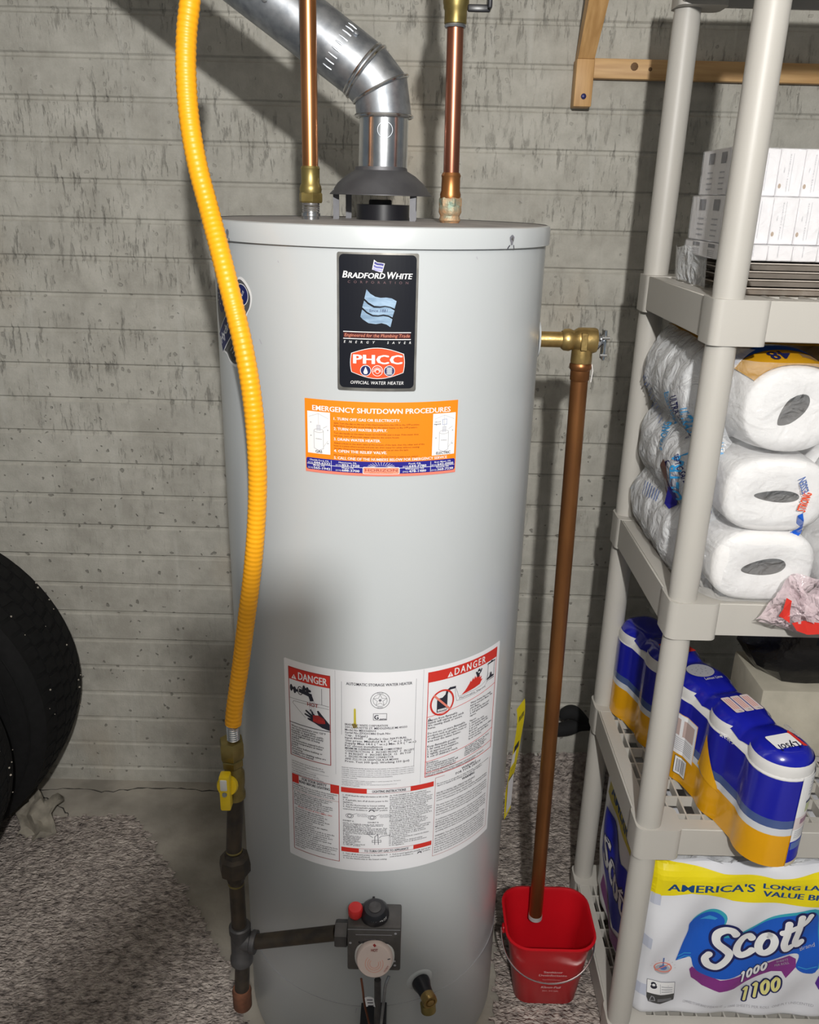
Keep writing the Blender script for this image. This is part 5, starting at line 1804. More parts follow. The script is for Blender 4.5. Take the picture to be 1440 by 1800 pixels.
# top film with yellow band
tfm = lambda a, b, l=0: (.462 + b * .36 + (.0 if True else 0), 1.20 + a * .32, ZB_ + .379 + l + .004 * math.sin(a * 14 + b * 9) * (1 if l == 0 else 1) - .012 * max(0, 1 - a / .1) ** 2)
yb_ = MB().grid(20, 20, lambda a, b: (.450 + b * .37, 1.300 + a * .22, ZB_ + .3835 + .001 * math.sin(a * 17 + b * 11)))
ybo = obj('yellow_band', yb_, K_GOLD, tp)
RC = (cols[0] + .006, rows[2][0], rows[2][1] + .0028, rows[2][2] + .0028)


def rolltop(a, b, l=0.0):
    """a across the crown of the front roll, b from its front edge backwards"""
    ph = PI * (.80 - .60 * a)
    ca, sa = math.cos(ph), math.sin(ph)
    y = .007 + b * .092
    q = .850 + (y - .006) / .010 * .015 if y < .016 else .865 + (y - .016) / .034 * .081 if y < .050 else .946 + (y - .050) / .045 * .054
    q = min(q, 1.0)
    x = abs(ca) ** (2 / 2.25) * (1 if ca >= 0 else -1) * (RC[2] * q + l)
    z = abs(sa) ** (2 / 2.25) * (RC[3] * q + l)
    return (RC[0] + x, 1.194 + y, RC[1] + z + .0006)


fbo = obj('count_band', MB().grid(16, 8, lambda a, b: rolltop(a, b)), K_GOLD, tp)
fbp = Print(lambda a, b, l: rolltop(a, b, l), .04, .0004)
fbp.text('48', .42, .62, .36, K_NAVY, w=.17, rot=PI, bold=.02)
for q in range(3):
    fbp.line([(.60, .38 + q * .07), (.74, .38 + q * .07)], .025, K_GREY, 2)
fbp.poly([(0, .72), (1, .72), (1, 1), (0, 1)], K_SBLUE, 1)
fbp.build(fbo)
# front film, drawn tight over the rolls


def ffront(a, b, l=0.0):
    x = .462 + a * .335
    z = ZB_ + .004 + b * .372
    y = 1.1835
    sag = 0
    for cz in (ZB_ + .1165, ZB_ + .2345):
        sag = max(sag, 1 - abs(z - cz) / .018)
    ed = max(0, 1 - a / .10)
    return (x, y + .020 * sag + .030 * ed * ed - l + .0012 * math.sin(a * 40 + b * 23), z)


obj('front_film', MB().grid(40, 44, ffront), FILM, tp)
ff = Print(lambda a, b, l: ffront(a, b, l), None, .0012)


def fpx(px, py):
    return solve(ffront, px, py, .3, .5)


ff.poly([fpx(*q) for q in ((1402, 905), (1411, 901), (1413, 915), (1408, 935), (1400, 945), (1392, 954), (1384, 947), (1386, 937), (1396, 931))], K_SBLUE, 2)
for t, p, w, m, h in (('Charmin', (1392, 945), .045, K_WHITE, .022), ('Essentials', (1402, 935), .035, K_WHITE, .013)):
    ff.text(t, *fpx(*p), h, m, w=w, rot=1.25, layer=4, bold=.01, align='L')
ff.text('STRONG', *fpx(1414, 900), .040, K_PHCC, w=.080, rot=1.35, layer=4, bold=.03, align='L')
ff.text('ESSEN', *fpx(1421, 862), .032, K_MBLUE, w=.065, rot=2.0, layer=4, bold=.02, align='L')
ff.text('STRONG', *fpx(1242, 925), .055, K_BLUE, w=.26, rot=1.62, layer=4, bold=.03, align='L')
ff.build(tp, 'film_print')

# pink and red plastic bag hanging over the edge
rg = random.Random(11)
pb = MB()
pk = [P(x, y, 1.150) for x, y in ((1328, 1090), (1352, 1062), (1372, 1035), (1390, 1012), (1405, 1025), (1425, 1045), (1470, 1060), (1500, 1095), (1440, 1112), (1400, 1108), (1360, 1098))]
cenb = P(1405, 1075, 1.128)
N_ = 44
bound = spline(pk + [pk[0]], 4)[:-1]


def bagfn(a, b):
    k = int(a * len(bound)) % len(bound)
    e = bound[k]
    p = cenb.lerp(e, b)
    return p + Vector((0, -.010 * (1 - b * b) + .010 * math.sin(k * .9 + b * 7) * b * (1 - b) * 4 + rg.uniform(-.002, .002), rg.uniform(-.002, .002)))


pb.grid(N_, 10, bagfn)
PBAG = film_material('pink_film', .62)
PBAG.node_tree.nodes['Principled BSDF'].inputs['Base Color'].default_value = (.72, .58, .62, 1)
bag = thing('plastic_bag', 'crumpled pinkish clear plastic bag with red print hanging off the middle shelf', 'plastic bag', tuple(P(1405, 1110, 1.15)))
obj('film', pb, PBAG, bag, ang=15)
bkb = MB().grid(12, 6, lambda a, b: P(1390 + a * 90 - b * 20, 1010 + b * 95 + a * 10, 1.165) + Vector((0, .008 * math.sin(a * 9 + b * 8), 0)))
obj('back_film', bkb, PBAG, bag)
rp_ = MB()
for pts in (((1384, 1052), (1392, 1056), (1390, 1075), (1388, 1095), (1378, 1088), (1368, 1082), (1378, 1072)), ((1392, 1095), (1415, 1092), (1440, 1096), (1475, 1104), (1475, 1112), (1420, 1116), (1400, 1108))):
    q = [P(x, y, 1.120) + Vector((0, .002 * math.sin(x), 0)) for x, y in pts]
    n_ = len(rp_.v)
    rp_.v += q
    rp_.f.append(list(range(n_, n_ + len(q))))
obj('red_print', rp_, K_RED, bag, smooth=False)

# ---------- items: wipes pack on the shelf at 0.547
ZC = DECK[1] + .001
F0 = Vector((.6145, 1.150))
DIRW = Vector((-.295, .955)).normalized()
NRM = Vector((-DIRW.y, DIRW.x))  # to the left of the row
SPC, CR, CHT = .1035, .0525, .212
ncan = 5
cen = [F0 + DIRW * SPC * k for k in range(ncan)]
wpk = thing('wipes_pack', 'five blue and yellow wipe canisters shrink-wrapped in a row on the lower shelf', 'wipes', (cen[2].x, cen[2].y, ZC))
K_WRAP = [mat('wrap_gold', (.72, .34, .004), .22, var=.05, coat=.4), mat('wrap_white', (.60, .62, .66), .22, var=.05, coat=.4), mat('wrap_blue', (.008, .012, .33), .2, var=.05, coat=.4), mat('wrap_steel', (.06, .10, .26), .22, var=.08, coat=.4)]


def outline(s=1.0, n=16):
    """scalloped outline round the row of canisters"""
    pts = []
    al = math.acos(min(1, (SPC / 2) / (CR * 1.0)))
    neck = CR * .86
    left, right = [], []
    for k, c in enumerate(cen):
        for q in range(n + 1):
            a = -PI / 2 + PI * q / n
            off = DIRW * CR * math.sin(a) + NRM * max(CR * math.cos(a), 0)
            if (k > 0 or a > 0) and (k < ncan - 1 or a < 0) and CR * math.cos(a) < neck:
                off = DIRW * CR * math.sin(a) + NRM * neck
                if abs(CR * math.sin(a)) > SPC / 2:
                    continue
            left.append(c + off * s)
    for p in left:
        pass
    for k, c in reversed(list(enumerate(cen))):
        for q in range(n + 1):
            a = PI / 2 - PI * q / n
            off = DIRW * CR * math.sin(a) - NRM * max(CR * math.cos(a), 0)
            if (k > 0 or a > 0) and (k < ncan - 1 or a < 0) and CR * math.cos(a) < neck:
                off = DIRW * CR * math.sin(a) - NRM * neck
                if abs(CR * math.sin(a)) > SPC / 2:
                    continue
            right.append(c + off * s)
    return left + right


OUT = outline()


def fz(p, f):
    """band heights swoop along the row: f = fraction of the height"""
    s = (p - F0).dot(DIRW) / (SPC * (ncan - 1))
    return ZC + CHT * (f + .055 * s * (1 if f > 0 else 0) * (1 - f))


bandsf = [(0, .30, 0), (.30, .365, 1), (.365, .44, 3), (.44, .80, 2)]
for (f0, f1, mi) in bandsf:
    lp0 = [(p.x, p.y, fz(p, f0)) for p in OUT]
    lpm = [(p.x, p.y, fz(p, (f0 + f1) / 2)) for p in OUT]
    lp1 = [(p.x, p.y, fz(p, f1)) for p in OUT]
    obj('wrap_band', MB().loft([lp0, lpm, lp1], f0 == 0, False), K_WRAP[mi], wpk, ang=50)
obj('shoulder', MB().loft([[(p.x, p.y, ZC + CHT * .805) for p in OUT], [(p.x, p.y, ZC + CHT * .85) for p in outline(.93)], [(p.x, p.y, ZC + CHT * .885) for p in outline(.80)]], True, True), WHITEP, wpk, ang=50)
for k, c in enumerate(cen):
    lid = MB().lathe([(CR * .97, CHT * .79), (CR * .975, CHT * .87), (CR * .95, CHT * .90), (CR * .93, CHT * .915)], (c.x, c.y, ZC), n=36, cap1=False)
    cn = obj('canister', lid, WHITEP, wpk)
def wipes_px(x, y):
    return PZ(x, y, ZC + CHT * 1.0)


# blue film drawn over the tops of all five


def tops(a, b):
    L_ = SPC * (ncan - 1) + CR * 1.9
    d_ = -CR * .95 + a * L_
    k = min(max(round(d_ / SPC), 0), ncan - 1)
    da = abs(d_ - k * SPC)
    end = d_ < 0 or d_ > SPC * (ncan - 1)
    w_ = math.sqrt(max((CR * .95) ** 2 - da * da, .00002))
    if not end:
        w_ = max(w_, CR * .80)
    e = (b - .5) * 2
    sag = .035 * min(1, da / (SPC / 2)) ** 3
    if end:
        sag = .11 * (da / (CR * .95)) ** 4
    zt_ = CHT * (1.0 - sag - .105 * abs(e) ** 4)
    q = F0 + DIRW * d_ + NRM * (w_ * e)
    return (q.x, q.y, ZC + zt_)


obj('top_wrap', MB().grid(120, 20, tops), K_WRAP[2], wpk, ang=60)


def top_surf(k):
    c = cen[k]
    ang_ = math.atan2(DIRW.y, DIRW.x) - PI / 2

    def f(a, b, l):
        p = c - NRM * a + DIRW * b
        return (p.x, p.y, ZC + CHT * 1.0005 + l - .10 * max(0, (a * a + b * b) - .0006))
    return f


tpr = Print(top_surf(0), None, .0016)
tpr.poly(rrect(-.030, -.022, .016, .012, .004), K_WHITE, 1)
tpr.text('Lysol', -.007, -.012, .016, K_NAVY, w=.038, rot=PI, shear=.2, bold=.01, fn=None)
tpr.poly([(.017, -.024), (.023, -.026), (.021, .018), (.015, .013)], K_RED, 1)
tpr.text('ADVANCED', .030, .014, .007, K_LGREY, w=.036, rot=-PI / 2 - PI, bold=.01)
tpr.build(wpk, 'top_print')
tpr = Print(top_surf(1), None, .0016)
for i in range(3):
    tpr.poly(rrect(-.030 + i * .019, -.022, -.013 + i * .019, .024, .003), mat('ink_blush', (.72, .62, .62), .4, var=.03), 1)
    for q in range(3):
        tpr.line([(-.026 + i * .019 + q * .004, -.012), (-.026 + i * .019 + q * .004, .018)], .0014, K_SAL, 2)
    tpr.line([(-.018 + i * .019, -.020), (-.022 + i * .019, -.017)], .0012, K_TEXT, 2)
tpr.build(wpk, 'top_print')
tpr = Print(top_surf(2), None, .0016)
tpr.ell(-.008, .010, .026, .022, K_LGREY, 1)
for q in range(14):
    a = q * 2.4
    r_ = .004 + .0013 * q
    tpr.ell(-.008 + r_ * math.cos(a), .010 + r_ * .8 * math.sin(a), .0014, .0011, K_GREY, 2, 6)
tpr.text('Lemon Lime', .0, -.022, .008, K_WHITE, w=.036, shear=.2, rot=.0)
tpr.build(wpk, 'top_print')
tpr = Print(top_surf(3), None, .0016)
tpr.poly([(-.03, -.03), (.028, -.028), (.022, .012), (-.03, .012)], K_RED, 1)
for q in range(3):
    tpr.text(('WIPES', 'EVERY', 'DAY')[q], -.002, .002 - q * .011, .007, K_WHITE, w=.026, bold=.01)
tpr.build(wpk, 'top_print')

# side panel with printed directions on the left face of the wrap
nl = len(OUT) // 2


def side_surf(a, b, l):
    """a = distance along the row from the front canister's centre, b = height above shelf"""
    c = F0 + DIRW * a
    k = min(max(round(a / SPC), 0), ncan - 1)
    da = a - k * SPC
    r_ = max(math.sqrt(max(CR * CR - da * da, 0)), CR * .86) if -CR < a < SPC * (ncan - 1) + CR else CR * .86
    if a < 0:
        r_ = math.sqrt(max(CR * CR - a * a, 0))
    q = c + NRM * (r_ + l + .0006)
    return (q.x, q.y, ZC + b)


spp = Print(side_surf, .006, .0006)
spp.rect(.150, .058, .262, .142, PAPER, 1)
spp.frame(.150, .058, .262, .142, .0012, K_GOLD, 2)
for i in range(3):
    spp.rect(.157 + i * .034, .098, .185 + i * .034, .132, ink('tan_text', (.50, .38, .36)), 3)
for q in range(7):
    spp.line([(.158, .092 - q * .004), (.205, .092 - q * .004)], .0014, K_LGREY, 3)
    spp.line([(.212, .092 - q * .004), (.255, .092 - q * .004)], .0014, K_LGREY, 3)
spp.rect(.165, .018, .192, .054, K_WHITE, 3)
spp.frame(.164, .017, .193, .055, .0010, K_TEXT, 4)
for q in range(8):
    spp.rect(.168 + q * .0026, .022, .1692 + q * .0026 + .0006 * (q % 2), .050, K_GREY, 4)
spp.poly([(.118, .150), (.136, .075), (.072, .060)], K_GOLD, 2)
spp.text('< 99.9%', .072, .168, .0075, K_WHITE, w=.030, rot=PI * 0, bold=.02)
spp.build(wpk, 'wrap_print')


def front_surf(a, b, l):  # a = angle from the row axis, front canister
    d_ = -DIRW * math.cos(a) - NRM * math.sin(a)
    p = F0 + d_ * (CR + l + .0006)
    return (p.x, p.y, ZC + b)


fpr = Print(front_surf, .12, .0006)
fpr.rect(.02, .010, 1.9, .176, K_WHITE, 1)
fpr.rect(.02, .006, 1.9, .050, K_LBLUE, 2)
fpr.rect(.06, .034, 1.9, .048, K_MBLUE, 3)
fpr.rect(.02, .074, 1.9, .098, ink('blush', (.75, .33, .33)), 2)
fpr.rect(.25, .083, .75, .093, ink('plum', (.35, .20, .28)), 3)
fpr.rect(.35, .122, .95, .126, K_NAVY, 3)
fpr.rect(.38, .104, .80, .121, ink('pale_green', (.55, .60, .35)), 3)
for q in range(6):
    fpr.line([(.4, .168 - q * .006), (1.2, .168 - q * .006)], .0018, K_LGREY, 3)
for q in range(4):
    fpr.line([(.1, .070 - q * .004), (1.2, .070 - q * .004)], .0014, K_LGREY, 3)
fpr.rect(.0, .0005, 1.9, .008, mat('ink_cream', (.66, .58, .42), .5, var=.2), 4)
fpr.build(wpk, 'label')

# black bag and cream carton at the back of that shelf
bb = MB()
rg = random.Random(21)
bs_ = []
for j in range(9):
    t = j / 8
    lp = []
    for k in range(28):
        a = 2 * PI * k / 28
        r_ = (.055 + .105 * math.sin(PI * (t * .85 + .1)) ** .7) * (1 + .06 * math.sin(5 * a + j) + rg.uniform(-.04, .04))
        lp.append((.80 + r_ * math.cos(a) * .95, 1.475 + r_ * math.sin(a) * .52, ZC + .150 + t * .205))
    bs_.append(lp)
bb.loft(bs_)
tag(obj('black_bag', bb, mat('black_bag_film', (.006, .006, .007), .25, var=.1, bump=.4, bscale=60), base=(.80, 1.475, ZC + .15), ang=20), 'glossy black rubbish bag stuffed at the back of the lower shelf', 'bag')
cbx = MB().rbox(.685, .915, 1.395, 1.548, ZC + .001, ZC + .149, .004)
tag(obj('cream_carton', cbx, mat('cream_card', (.52, .48, .39), .8, var=.2, vscale=14, bump=.2), base=(.80, 1.47, ZC)), 'cream cardboard carton under the black bag on the lower shelf', 'box')

# ---------- items: bottom shelf, printed pack of toilet rolls
ZD = DECK[0] + .001
pk_ = thing('toilet_paper_pack', 'white and blue printed plastic pack of toilet rolls with yellow band, bottom shelf', 'toilet paper', (.70, 1.36, ZD))
qx0, qx1, qy0, qy1, qh = .458, .985, 1.205, 1.535, .372
SOFT = mat('pack_white', (.74, .75, .80), .28, var=.04, vscale=8, bump=.25, bscale=14, coat=.3)


def wob(x, z):
    return .003 * math.sin(x * 31 + z * 9) * math.sin(z * 23 + 1) + .0025 * math.sin(x * 57 - z * 37)


def pfront(x, z, l=0.0):
    t = max(0, min(1, (z - ZD) / qh))
    bul = .006 * math.sin(PI * t) + .004 * math.sin(PI * (x - qx0) / .105) ** 2
    e = max(0, 1 - (x - qx0) / .020)
    ez = max(0, 1 - (z - ZD) / .020) + max(0, 1 - (ZD + qh - z) / .030)
    return (x, qy0 - bul + .016 * e * e + .016 * min(ez, 1) ** 2 - l + wob(x, z) * (1 - min(1, e)), z)


def pside(y, z, l=0.0):
    t = max(0, min(1, (z - ZD) / qh))
    bul = .006 * math.sin(PI * t) + .004 * math.sin(PI * (y - qy0) / .11) ** 2
    e = max(0, 1 - (y - qy0 - .016) / .020)
    ez = max(0, 1 - (z - ZD) / .020) + max(0, 1 - (ZD + qh - z) / .030)
    return (qx0 - bul + .012 * e * e + .014 * min(ez, 1) ** 2 - l + .5 * wob(y, z), y, z)


obj('front_wrap', MB().grid(60, 44, lambda a, b: pfront(qx0 + a * (qx1 - qx0), ZD + b * qh)), SOFT, pk_, ang=80)
obj('side_wrap', MB().grid(36, 44, lambda a, b: pside(qy0 + .016 + a * (qy1 - qy0 - .016), ZD + b * qh)), SOFT, pk_, ang=80)
core_ = MB().rbox(qx0 + .012, qx1, qy0 + .012, qy1, ZD + .001, ZD + qh - .006, .012, 3)
obj('inner_bulk', core_, SOFT, pk_)
tfl = MB().grid(26, 10, lambda a, b: (qx0 + .02 + a * (qx1 - qx0 - .02), qy0 + .010 + b * .12, ZD + qh - .004 + .016 * abs(math.sin(a * PI * 4.5)) * (1 - .5 * b) + .003 * math.sin(a * 50 + b * 9)))
obj('top_film', tfl, film_material('top_fold_film', .6), pk_)
sq_ = Print(pfront, .009, .0010, .009)


def S(px, py):
    x, z = .6, .3
    p = P(px, py, qy0 - .006)
    return p.x, p.z


def zz(x, y):  # 1440x1350 zoom of [1120,1500,1440,1800]
    return S(1120 + x / 4.5, 1500 + y / 4.5)


yb = [zz(*q) for q in ((52, 318), (75, 90), (280, 105), (480, 140), (700, 180), (1100, 215), (1440, 185), (1700, 165), (1700, 440), (1440, 425), (1100, 395), (760, 375), (560, 325), (430, 312), (280, 338), (150, 345))]
sq_.poly(yb, K_YEL, 1)


def fit_text(t, p0, p1, hz_, m, layer=3, bold=.03, shear=0.0, space=1.0):
    a, b = Vector(zz(*p0)), Vector(zz(*p1))
    d_ = b - a
    h = hz_ / 4.5 / 1030
    sq_.text(t, a.x, a.y, h, m, w=d_.length, align='L', rot=math.atan2(d_.y, d_.x), bold=bold, shear=shear, layer=layer, space=space)


fit_text('AMERICA\'S', (245, 298), (935, 312), 70, K_SBLUE if False else ink('band_navy', (.01, .06, .20)), bold=.02)
fit_text('LONG LASTING', (1005, 284), (1730, 300), 46, ink('band_navy', (.01, .06, .20)))
fit_text('VALUE BRAND', (995, 340), (1700, 385), 54, ink('band_navy', (.01, .06, .20)))
wave_pts = [(300, 835), (360, 700), (405, 610), (420, 545), (510, 490), (590, 470), (660, 485), (690, 530), (650, 640), (760, 640), (900, 590), (1060, 520), (1240, 480), (1420, 470), (1440, 640), (1420, 900), (1330, 935), (1250, 890), (1280, 800), (1180, 790), (1040, 830), (900, 900), (760, 960), (620, 975), (500, 940), (440, 880), (420, 810), (370, 815)]
sp_ = [(p.x, p.y) for p in spline([(a, b, 0) for a, b in wave_pts + [wave_pts[0]]], 4)][:-1]
sq_.poly([zz(720 + (x - 720) * 1.0 + 22, y - 22) for x, y in sp_], K_TEAL, 1)
pw = [(408, 900), (430, 880), (520, 950), (650, 985), (800, 960), (950, 890), (1080, 830), (1200, 800), (1255, 830), (1250, 890), (1170, 975), (1140, 925), (1060, 930), (900, 1000), (760, 1055), (640, 1070), (510, 1040), (425, 975)]
sq_.poly([zz(*q) for q in pw], K_PURP, 2)
sq_.poly([zz(*q) for q in sp_], K_SBLUE, 3)
sq_.poly([zz(*q) for q in ((500, 530), (580, 500), (640, 515), (620, 530), (560, 530))], K_SKY, 4)
for q in (0, 22):
    sq_.line([zz(320, 800 + q), zz(370, 778 + q), zz(420, 780 + q)], .002, K_SKY, 4)
sq_.line([zz(1270, 885), zz(1330, 900), zz(1410, 880)], .002, K_SKY, 4)
# big script word: dark outline below, white face above
L1 = dict(layer=5, bold=.085, shear=.18)
def stroke(pts, w, m, layer):
    q = spline([(a, b, 0) for a, b in pts], 6)
    q = [Vector(zz(a.x, a.y)) for a in q]
    n = len(q)
    l_, r_ = [], []
    for i in range(n):
        t = (q[min(i + 1, n - 1)] - q[max(i - 1, 0)]).normalized()
        nn = Vector((-t.y, t.x))
        tt_ = i / (n - 1)
        ww = w * (1 - .12 * abs(tt_ - .5)) / 2
        l_.append(q[i] + nn * ww)
        r_.append(q[i] - nn * ww)
    for i in range(n - 1):
        sq_.poly([l_[i], l_[i + 1], r_[i + 1], r_[i]], m, layer)
    for e in (q[0], q[-1]):
        sq_.ell(e.x, e.y, w / 2, w / 2, m, layer, 14)


Sp = [(775, 620), (745, 590), (690, 590), (630, 630), (625, 690), (690, 745), (725, 790), (690, 845), (620, 885), (555, 865), (530, 815), (560, 785)]
T1 = [(1265, 545), (1210, 565), (1150, 640), (1160, 590), (1185, 560), (1175, 640), (1150, 700), (1190, 730)]
for (m, layer, w) in ((K_NAVY, 5, .0265), (K_WHITE, 6, .0155)):
    stroke(Sp, w, m, layer)
    stroke([(905, 660), (880, 640), (835, 655), (795, 710), (785, 765), (815, 795), (865, 780), (900, 755)], w * .95, m, layer)
    stroke([(1035, 632), (990, 650), (955, 705), (960, 752), (1000, 762), (1050, 728), (1075, 675), (1065, 640), (1035, 632)], w * .95, m, layer)
    stroke([(1195, 545), (1175, 620), (1150, 690), (1170, 735), (1205, 720)], w * .95, m, layer)
    stroke([(1300, 500), (1275, 600), (1245, 680), (1265, 715), (1295, 700)], w * .95, m, layer)
    stroke([(1140, 605), (1230, 580), (1330, 545), (1375, 490)], w * .75, m, layer)
fit_text('Brand', (1290, 772), (1415, 735), 40, K_LGREY, layer=5, bold=0.0, shear=.2)


def digits(txt, x, y, dx, dy, w, h, wt, layers):
    for (m, layer, ww) in layers:
        cx, cy = x, y
        for ch in txt:
            if ch == '1':
                stroke([(cx - w * .02, cy - h * .34), (cx + w * .22, cy - h * .48), (cx + w * .12, cy), (cx - w * .02, cy + h * .48)], ww * .9, m, layer)
            else:
                stroke([(cx + w * .12, cy - h * .44), (cx - w * .20, cy - h * .10), (cx - w * .22, cy + h * .30), (cx - w * .05, cy + h * .46), (cx + w * .24, cy + h * .15), (cx + w * .30, cy - h * .30), (cx + w * .12, cy - h * .44)], ww, m, layer)
            cx += dx
            cy += dy


digits('1000', 825, 960, 57, -26, 62, 82, 1, ((K_NAVY, 5, .0078), (K_WHITE, 6, .0046)))
fit_text('SHEETS', (1095, 850), (1190, 835), 26, K_LGREY, layer=5, bold=.0)
fit_text('PER ROLL', (1085, 885), (1200, 862), 28, K_LGREY, layer=5, bold=.0)
digits('1100', 850, 1115, 80, -30, 88, 105, 1, ((K_NAVY, 6, .0135), (K_PYEL, 7, .0066)))
c = zz(202, 895)
sq_.ell(c[0], c[1] - .006, .0145, .0125, K_LGREY, 1)
sq_.ring(*c, .0155, .0120, .0022, K_SAL, 3)
sq_.line([zz(145, 925), zz(255, 865)], .002, K_SAL, 4)
sq_.line([zz(210, 820), zz(205, 880)], .0026, K_MBLUE, 2)
sq_.ell(*zz(205, 900), .007, .006, K_MBLUE, 2)
for k in range(9):
    a = PI * (1.0 - k / 8)
    sq_.text('CLOG FREE'[k], c[0] + .021 * math.cos(a), c[1] + .002 + .016 * math.sin(a), .0028, K_LGREY, rot=a - PI / 2, res=1)
wb = [(82, 1000), (190, 1012), (298, 1005), (298, 1140), (292, 1170), (180, 1190), (85, 1165), (72, 1130)]
sq_.poly([zz(*q) for q in wb], K_GREY, 1)
sq_.poly([zz(185 + (x - 185) * .96, 1095 + (y - 1095) * .96) for x, y in wb], K_WHITE, 2)
sq_.poly([zz(*q) for q in ((78, 1098), (185, 1112), (294, 1112), (290, 1166), (180, 1186), (88, 1160), (76, 1130))], ink('badge_dark', (.06, .06, .06)), 3)
for (x, y, rx_, ry_) in ((132, 1052, .0062, .0052), (120, 1035, .002, .002), (146, 1036, .002, .002), (130, 1030, .0045, .0038)):
    sq_.ell(*zz(x, y), rx_, ry_, K_TEXT, 4, 14)
sq_.ell(*zz(132, 1040), .003, .003, K_WHITE, 5, 10)
sq_.line([zz(182, 1030), zz(182, 1100)], .0006, K_GREY, 4)
for q in range(3):
    sq_.line([zz(195, 1048 + q * 20), zz(275, 1052 + q * 20)], .0022, K_LGREY, 4)
    sq_.line([zz(160, 1148 + q * 8), zz(270, 1150 + q * 8)], .0008, K_LGREY, 4)
sq_.line([zz(95, 1155), zz(112, 1122), zz(130, 1128), zz(138, 1155), zz(95, 1155)], .0012, K_LGREY, 4)
fit_text('COMPARED TO SAME BRAND OF EQUAL ROLL SIZE', (365, 1195), (670, 1215), 30, K_LGREY, layer=2, bold=0)
fit_text('> 1000 SHEETS PER ROLL  ONE-PLY UNSCENTED', (690, 1232), (1390, 1205), 30, K_LGREY, layer=2, bold=0)
for (x, y) in ((60, 700), (140, 370), (20, 1080)):
    sq_.rect(*zz(x - 25, y + 45), *zz(x + 60, y - 35), ink('ghost', (.52, .55, .66)), 1)
sq_.poly([zz(*q) for q in ((1405, 1020), (1430, 960), (1500, 940), (1500, 1065), (1430, 1065))], ink('violet', (.10, .03, .28)), 2)
sq_.build(pk_, 'wrap_print')
# side print
s2 = Print(pside, .009, .0010, .009)
s2.rect(1.245, ZD + .285, 1.515, ZD + .345, ink('band_yellow_shaded', (.62, .52, .06)), 1)  # same yellow band as the front, side shade mixed into its colour
s2.text("AMERICA'S", 1.38, ZD + .30, .030, ink('band_navy', (.01, .06, .20)), w=-.22, bold=.02)
s2.poly([(1.222, ZD + .30), (1.226, ZD + .02), (1.255, ZD + .01), (1.25, ZD + .15)], K_LBLUE, 1)
s2.poly([(1.50, ZD + .26), (1.44, ZD + .27), (1.36, ZD + .23), (1.28, ZD + .26), (1.26, ZD + .16), (1.30, ZD + .09), (1.36, ZD + .06), (1.44, ZD + .10), (1.505, ZD + .14)], K_LBLUE, 2)
s2.poly([(1.47, ZD + .10), (1.38, ZD + .045), (1.28, ZD + .07), (1.30, ZD + .03), (1.40, ZD + .015), (1.48, ZD + .06)], K_PURP, 1)
for q in (-1, 1):
    for q2 in (-1, 1):
        s2.text('Scott', 1.38 + q * .004, ZD + .135 + q2 * .004, .070, K_NAVY, w=-.200, bold=.02, layer=3)
s2.text('Scott', 1.38, ZD + .135, .070, K_WHITE, w=-.200, bold=.03, layer=4)
s2.build(pk_, 'wrap_print')

# ---------- black thing by the wall behind the discharge pipe
bo_ = MB()
bl0 = P(1000, 1270, 1.905)
pts = [P(*q) for q in ((962, 1284, 1.905), (985, 1282, 1.90), (1003, 1278, 1.90), (1018, 1274, 1.90), (1040, 1276, 1.90))]
bo_.tube(spline(pts, 5), [.012 + .008 * math.sin(PI * k / 20) for k in range(21)], 10)
pts = [P(*q) for q in ((988, 1262, 1.90), (995, 1254, 1.90), (1008, 1252, 1.90), (1022, 1262, 1.90), (1038, 1276, 1.90))]
bo_.tube(spline(pts, 5), [.007 + .012 * math.sin(PI * min(1, (k + 2) / 22)) for k in range(21)], 10)
tag(obj('black_glove', bo_, mat('black_cloth', (.008, .008, .009), .9, var=.3), base=tuple(P(1000, 1285, 1.90))), 'small black rag-like object lying at the wall behind the discharge pipe', 'rag')


# ================================================================== the photographer (behind the camera; shades the lower heater)
PN = -fwd
ph_o = thing('smartphone', 'black smartphone held up by the photographer behind the view', 'phone', tuple(Vector((0, 0, CAMH)) + PN * .014))
Mph = Matrix.Translation(Vector((0, 0, CAMH)) + PN * .012) @ M3.to_4x4()
obj('phone_body', MB().rbox(-.027, .046, -.018, .140, -.0045, .0045, .004, 2).xf(Mph), BLACKP, ph_o)
obj('phone_screen', MB().rbox(-.024, .043, -.014, .136, .0046, .0052, .0002, 1).xf(Mph), mat('dark_screen', (.02, .02, .025), .1, var=.1), ph_o)
sv, se, sr = [], [], []


def chain(start, pts):
    """pts = [(x, y, z, r)]; returns index of the last joint"""
    i = start
    for x, y, z, r in pts:
        sv.append((x, y, z))
        sr.append(r)
        if i is not None:
            se.append((i, len(sv) - 1))
        i = len(sv) - 1
    return i


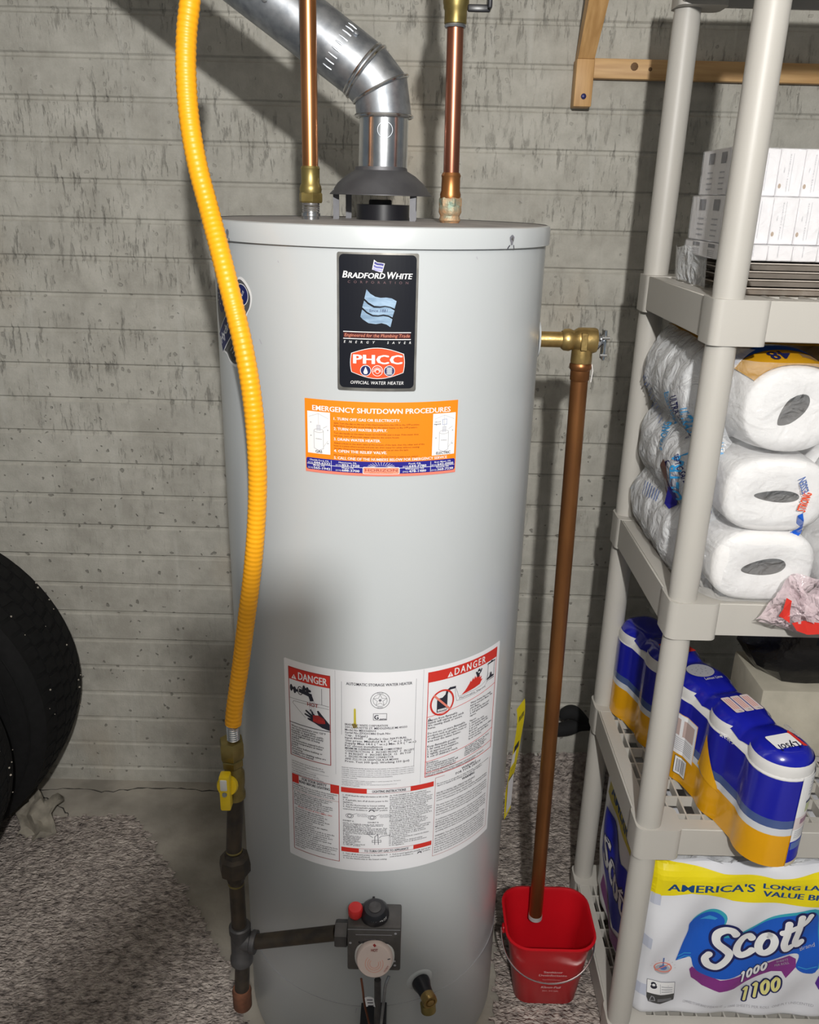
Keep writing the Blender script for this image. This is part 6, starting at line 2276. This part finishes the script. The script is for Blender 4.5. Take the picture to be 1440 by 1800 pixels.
pelvis = chain(None, [(0.02, -.60, .95, .15)])
chest = chain(pelvis, [(0.02, -.61, 1.12, .135), (0.02, -.60, 1.30, .15)])
neck = chain(chest, [(0.02, -.585, 1.42, .09), (0.02, -.565, 1.50, .052)])
chain(neck, [(0.02, -.545, 1.56, .075), (0.02, -.535, 1.63, .090), (0.02, -.54, 1.69, .075)])
for sx in (-1, 1):
    hip = chain(pelvis, [(.02 + sx * .09, -.60, .88, .095)])
    chain(hip, [(.02 + sx * .10, -.59, .50, .062), (.02 + sx * .10, -.62, .10, .042), (.02 + sx * .11, -.55, .045, .036), (.02 + sx * .12, -.44, .04, .028)])
    hx_c = -.050 if sx < 0 else .070
    wr = chain(chest, [(.02 + sx * .17, -.59, 1.375, .062), (.02 + sx * .225, -.47, 1.18, .045), (hx_c + sx * .058, -.19, 1.46, .070), (hx_c + sx * .022, -.105, 1.51, .060)])
    dl_ = -.010 if sx < 0 else .0
    palm = chain(wr, [(hx_c + sx * .010, -.082, 1.540 + dl_, .056), (hx_c + sx * .000, -.074, 1.578 + dl_, .048 if sx > 0 else .040)])
    if sx > 0:
        palm = chain(palm, [(.066, -.070, 1.632, .044)])
    for k, (dz, ln) in enumerate(((.024, .9), (.008, 1.0), (-.008, .95), (-.024, .8))):
        chain(palm, [(hx_c - sx * .010, -.050, 1.580 + dz + dl_, .0105), (hx_c - sx * .024 * ln, -.036 - abs(dz) * .2, 1.592 + dz + dl_, .0095), (hx_c - sx * .042 * ln, -.038, 1.598 + dz + dl_, .0085)])
    chain(palm, [(hx_c - sx * .010, -.078, 1.600 + dl_ * 3, .0115), (hx_c - sx * .020, -.064, 1.628 + dl_ * 4, .0100), (hx_c - sx * .026, -.050, 1.652 + dl_ * 5, .0090)])
pb_ = Vector((0.02, -.60, 0))
pm = bpy.data.meshes.new('person')
pm.from_pydata([Vector(v) - pb_ for v in sv], se, [])
po_ = bpy.data.objects.new('person', pm)
COL.objects.link(po_)
po_.location = pb_
sk = po_.modifiers.new('skin', 'SKIN')
sl_ = pm.skin_vertices[0].data
for i, r_ in enumerate(sr):
    sl_[i].radius = (r_, r_)
sl_[0].use_root = True
po_.modifiers.new('smooth', 'SUBSURF').levels = 1
po_.modifiers['smooth'].render_levels = 1
pm.materials.append(mat('dark_clothes', (.05, .05, .06), .85, var=.2))
tag(po_, 'photographer in dark clothes standing behind the view, both hands raising a phone', 'person')
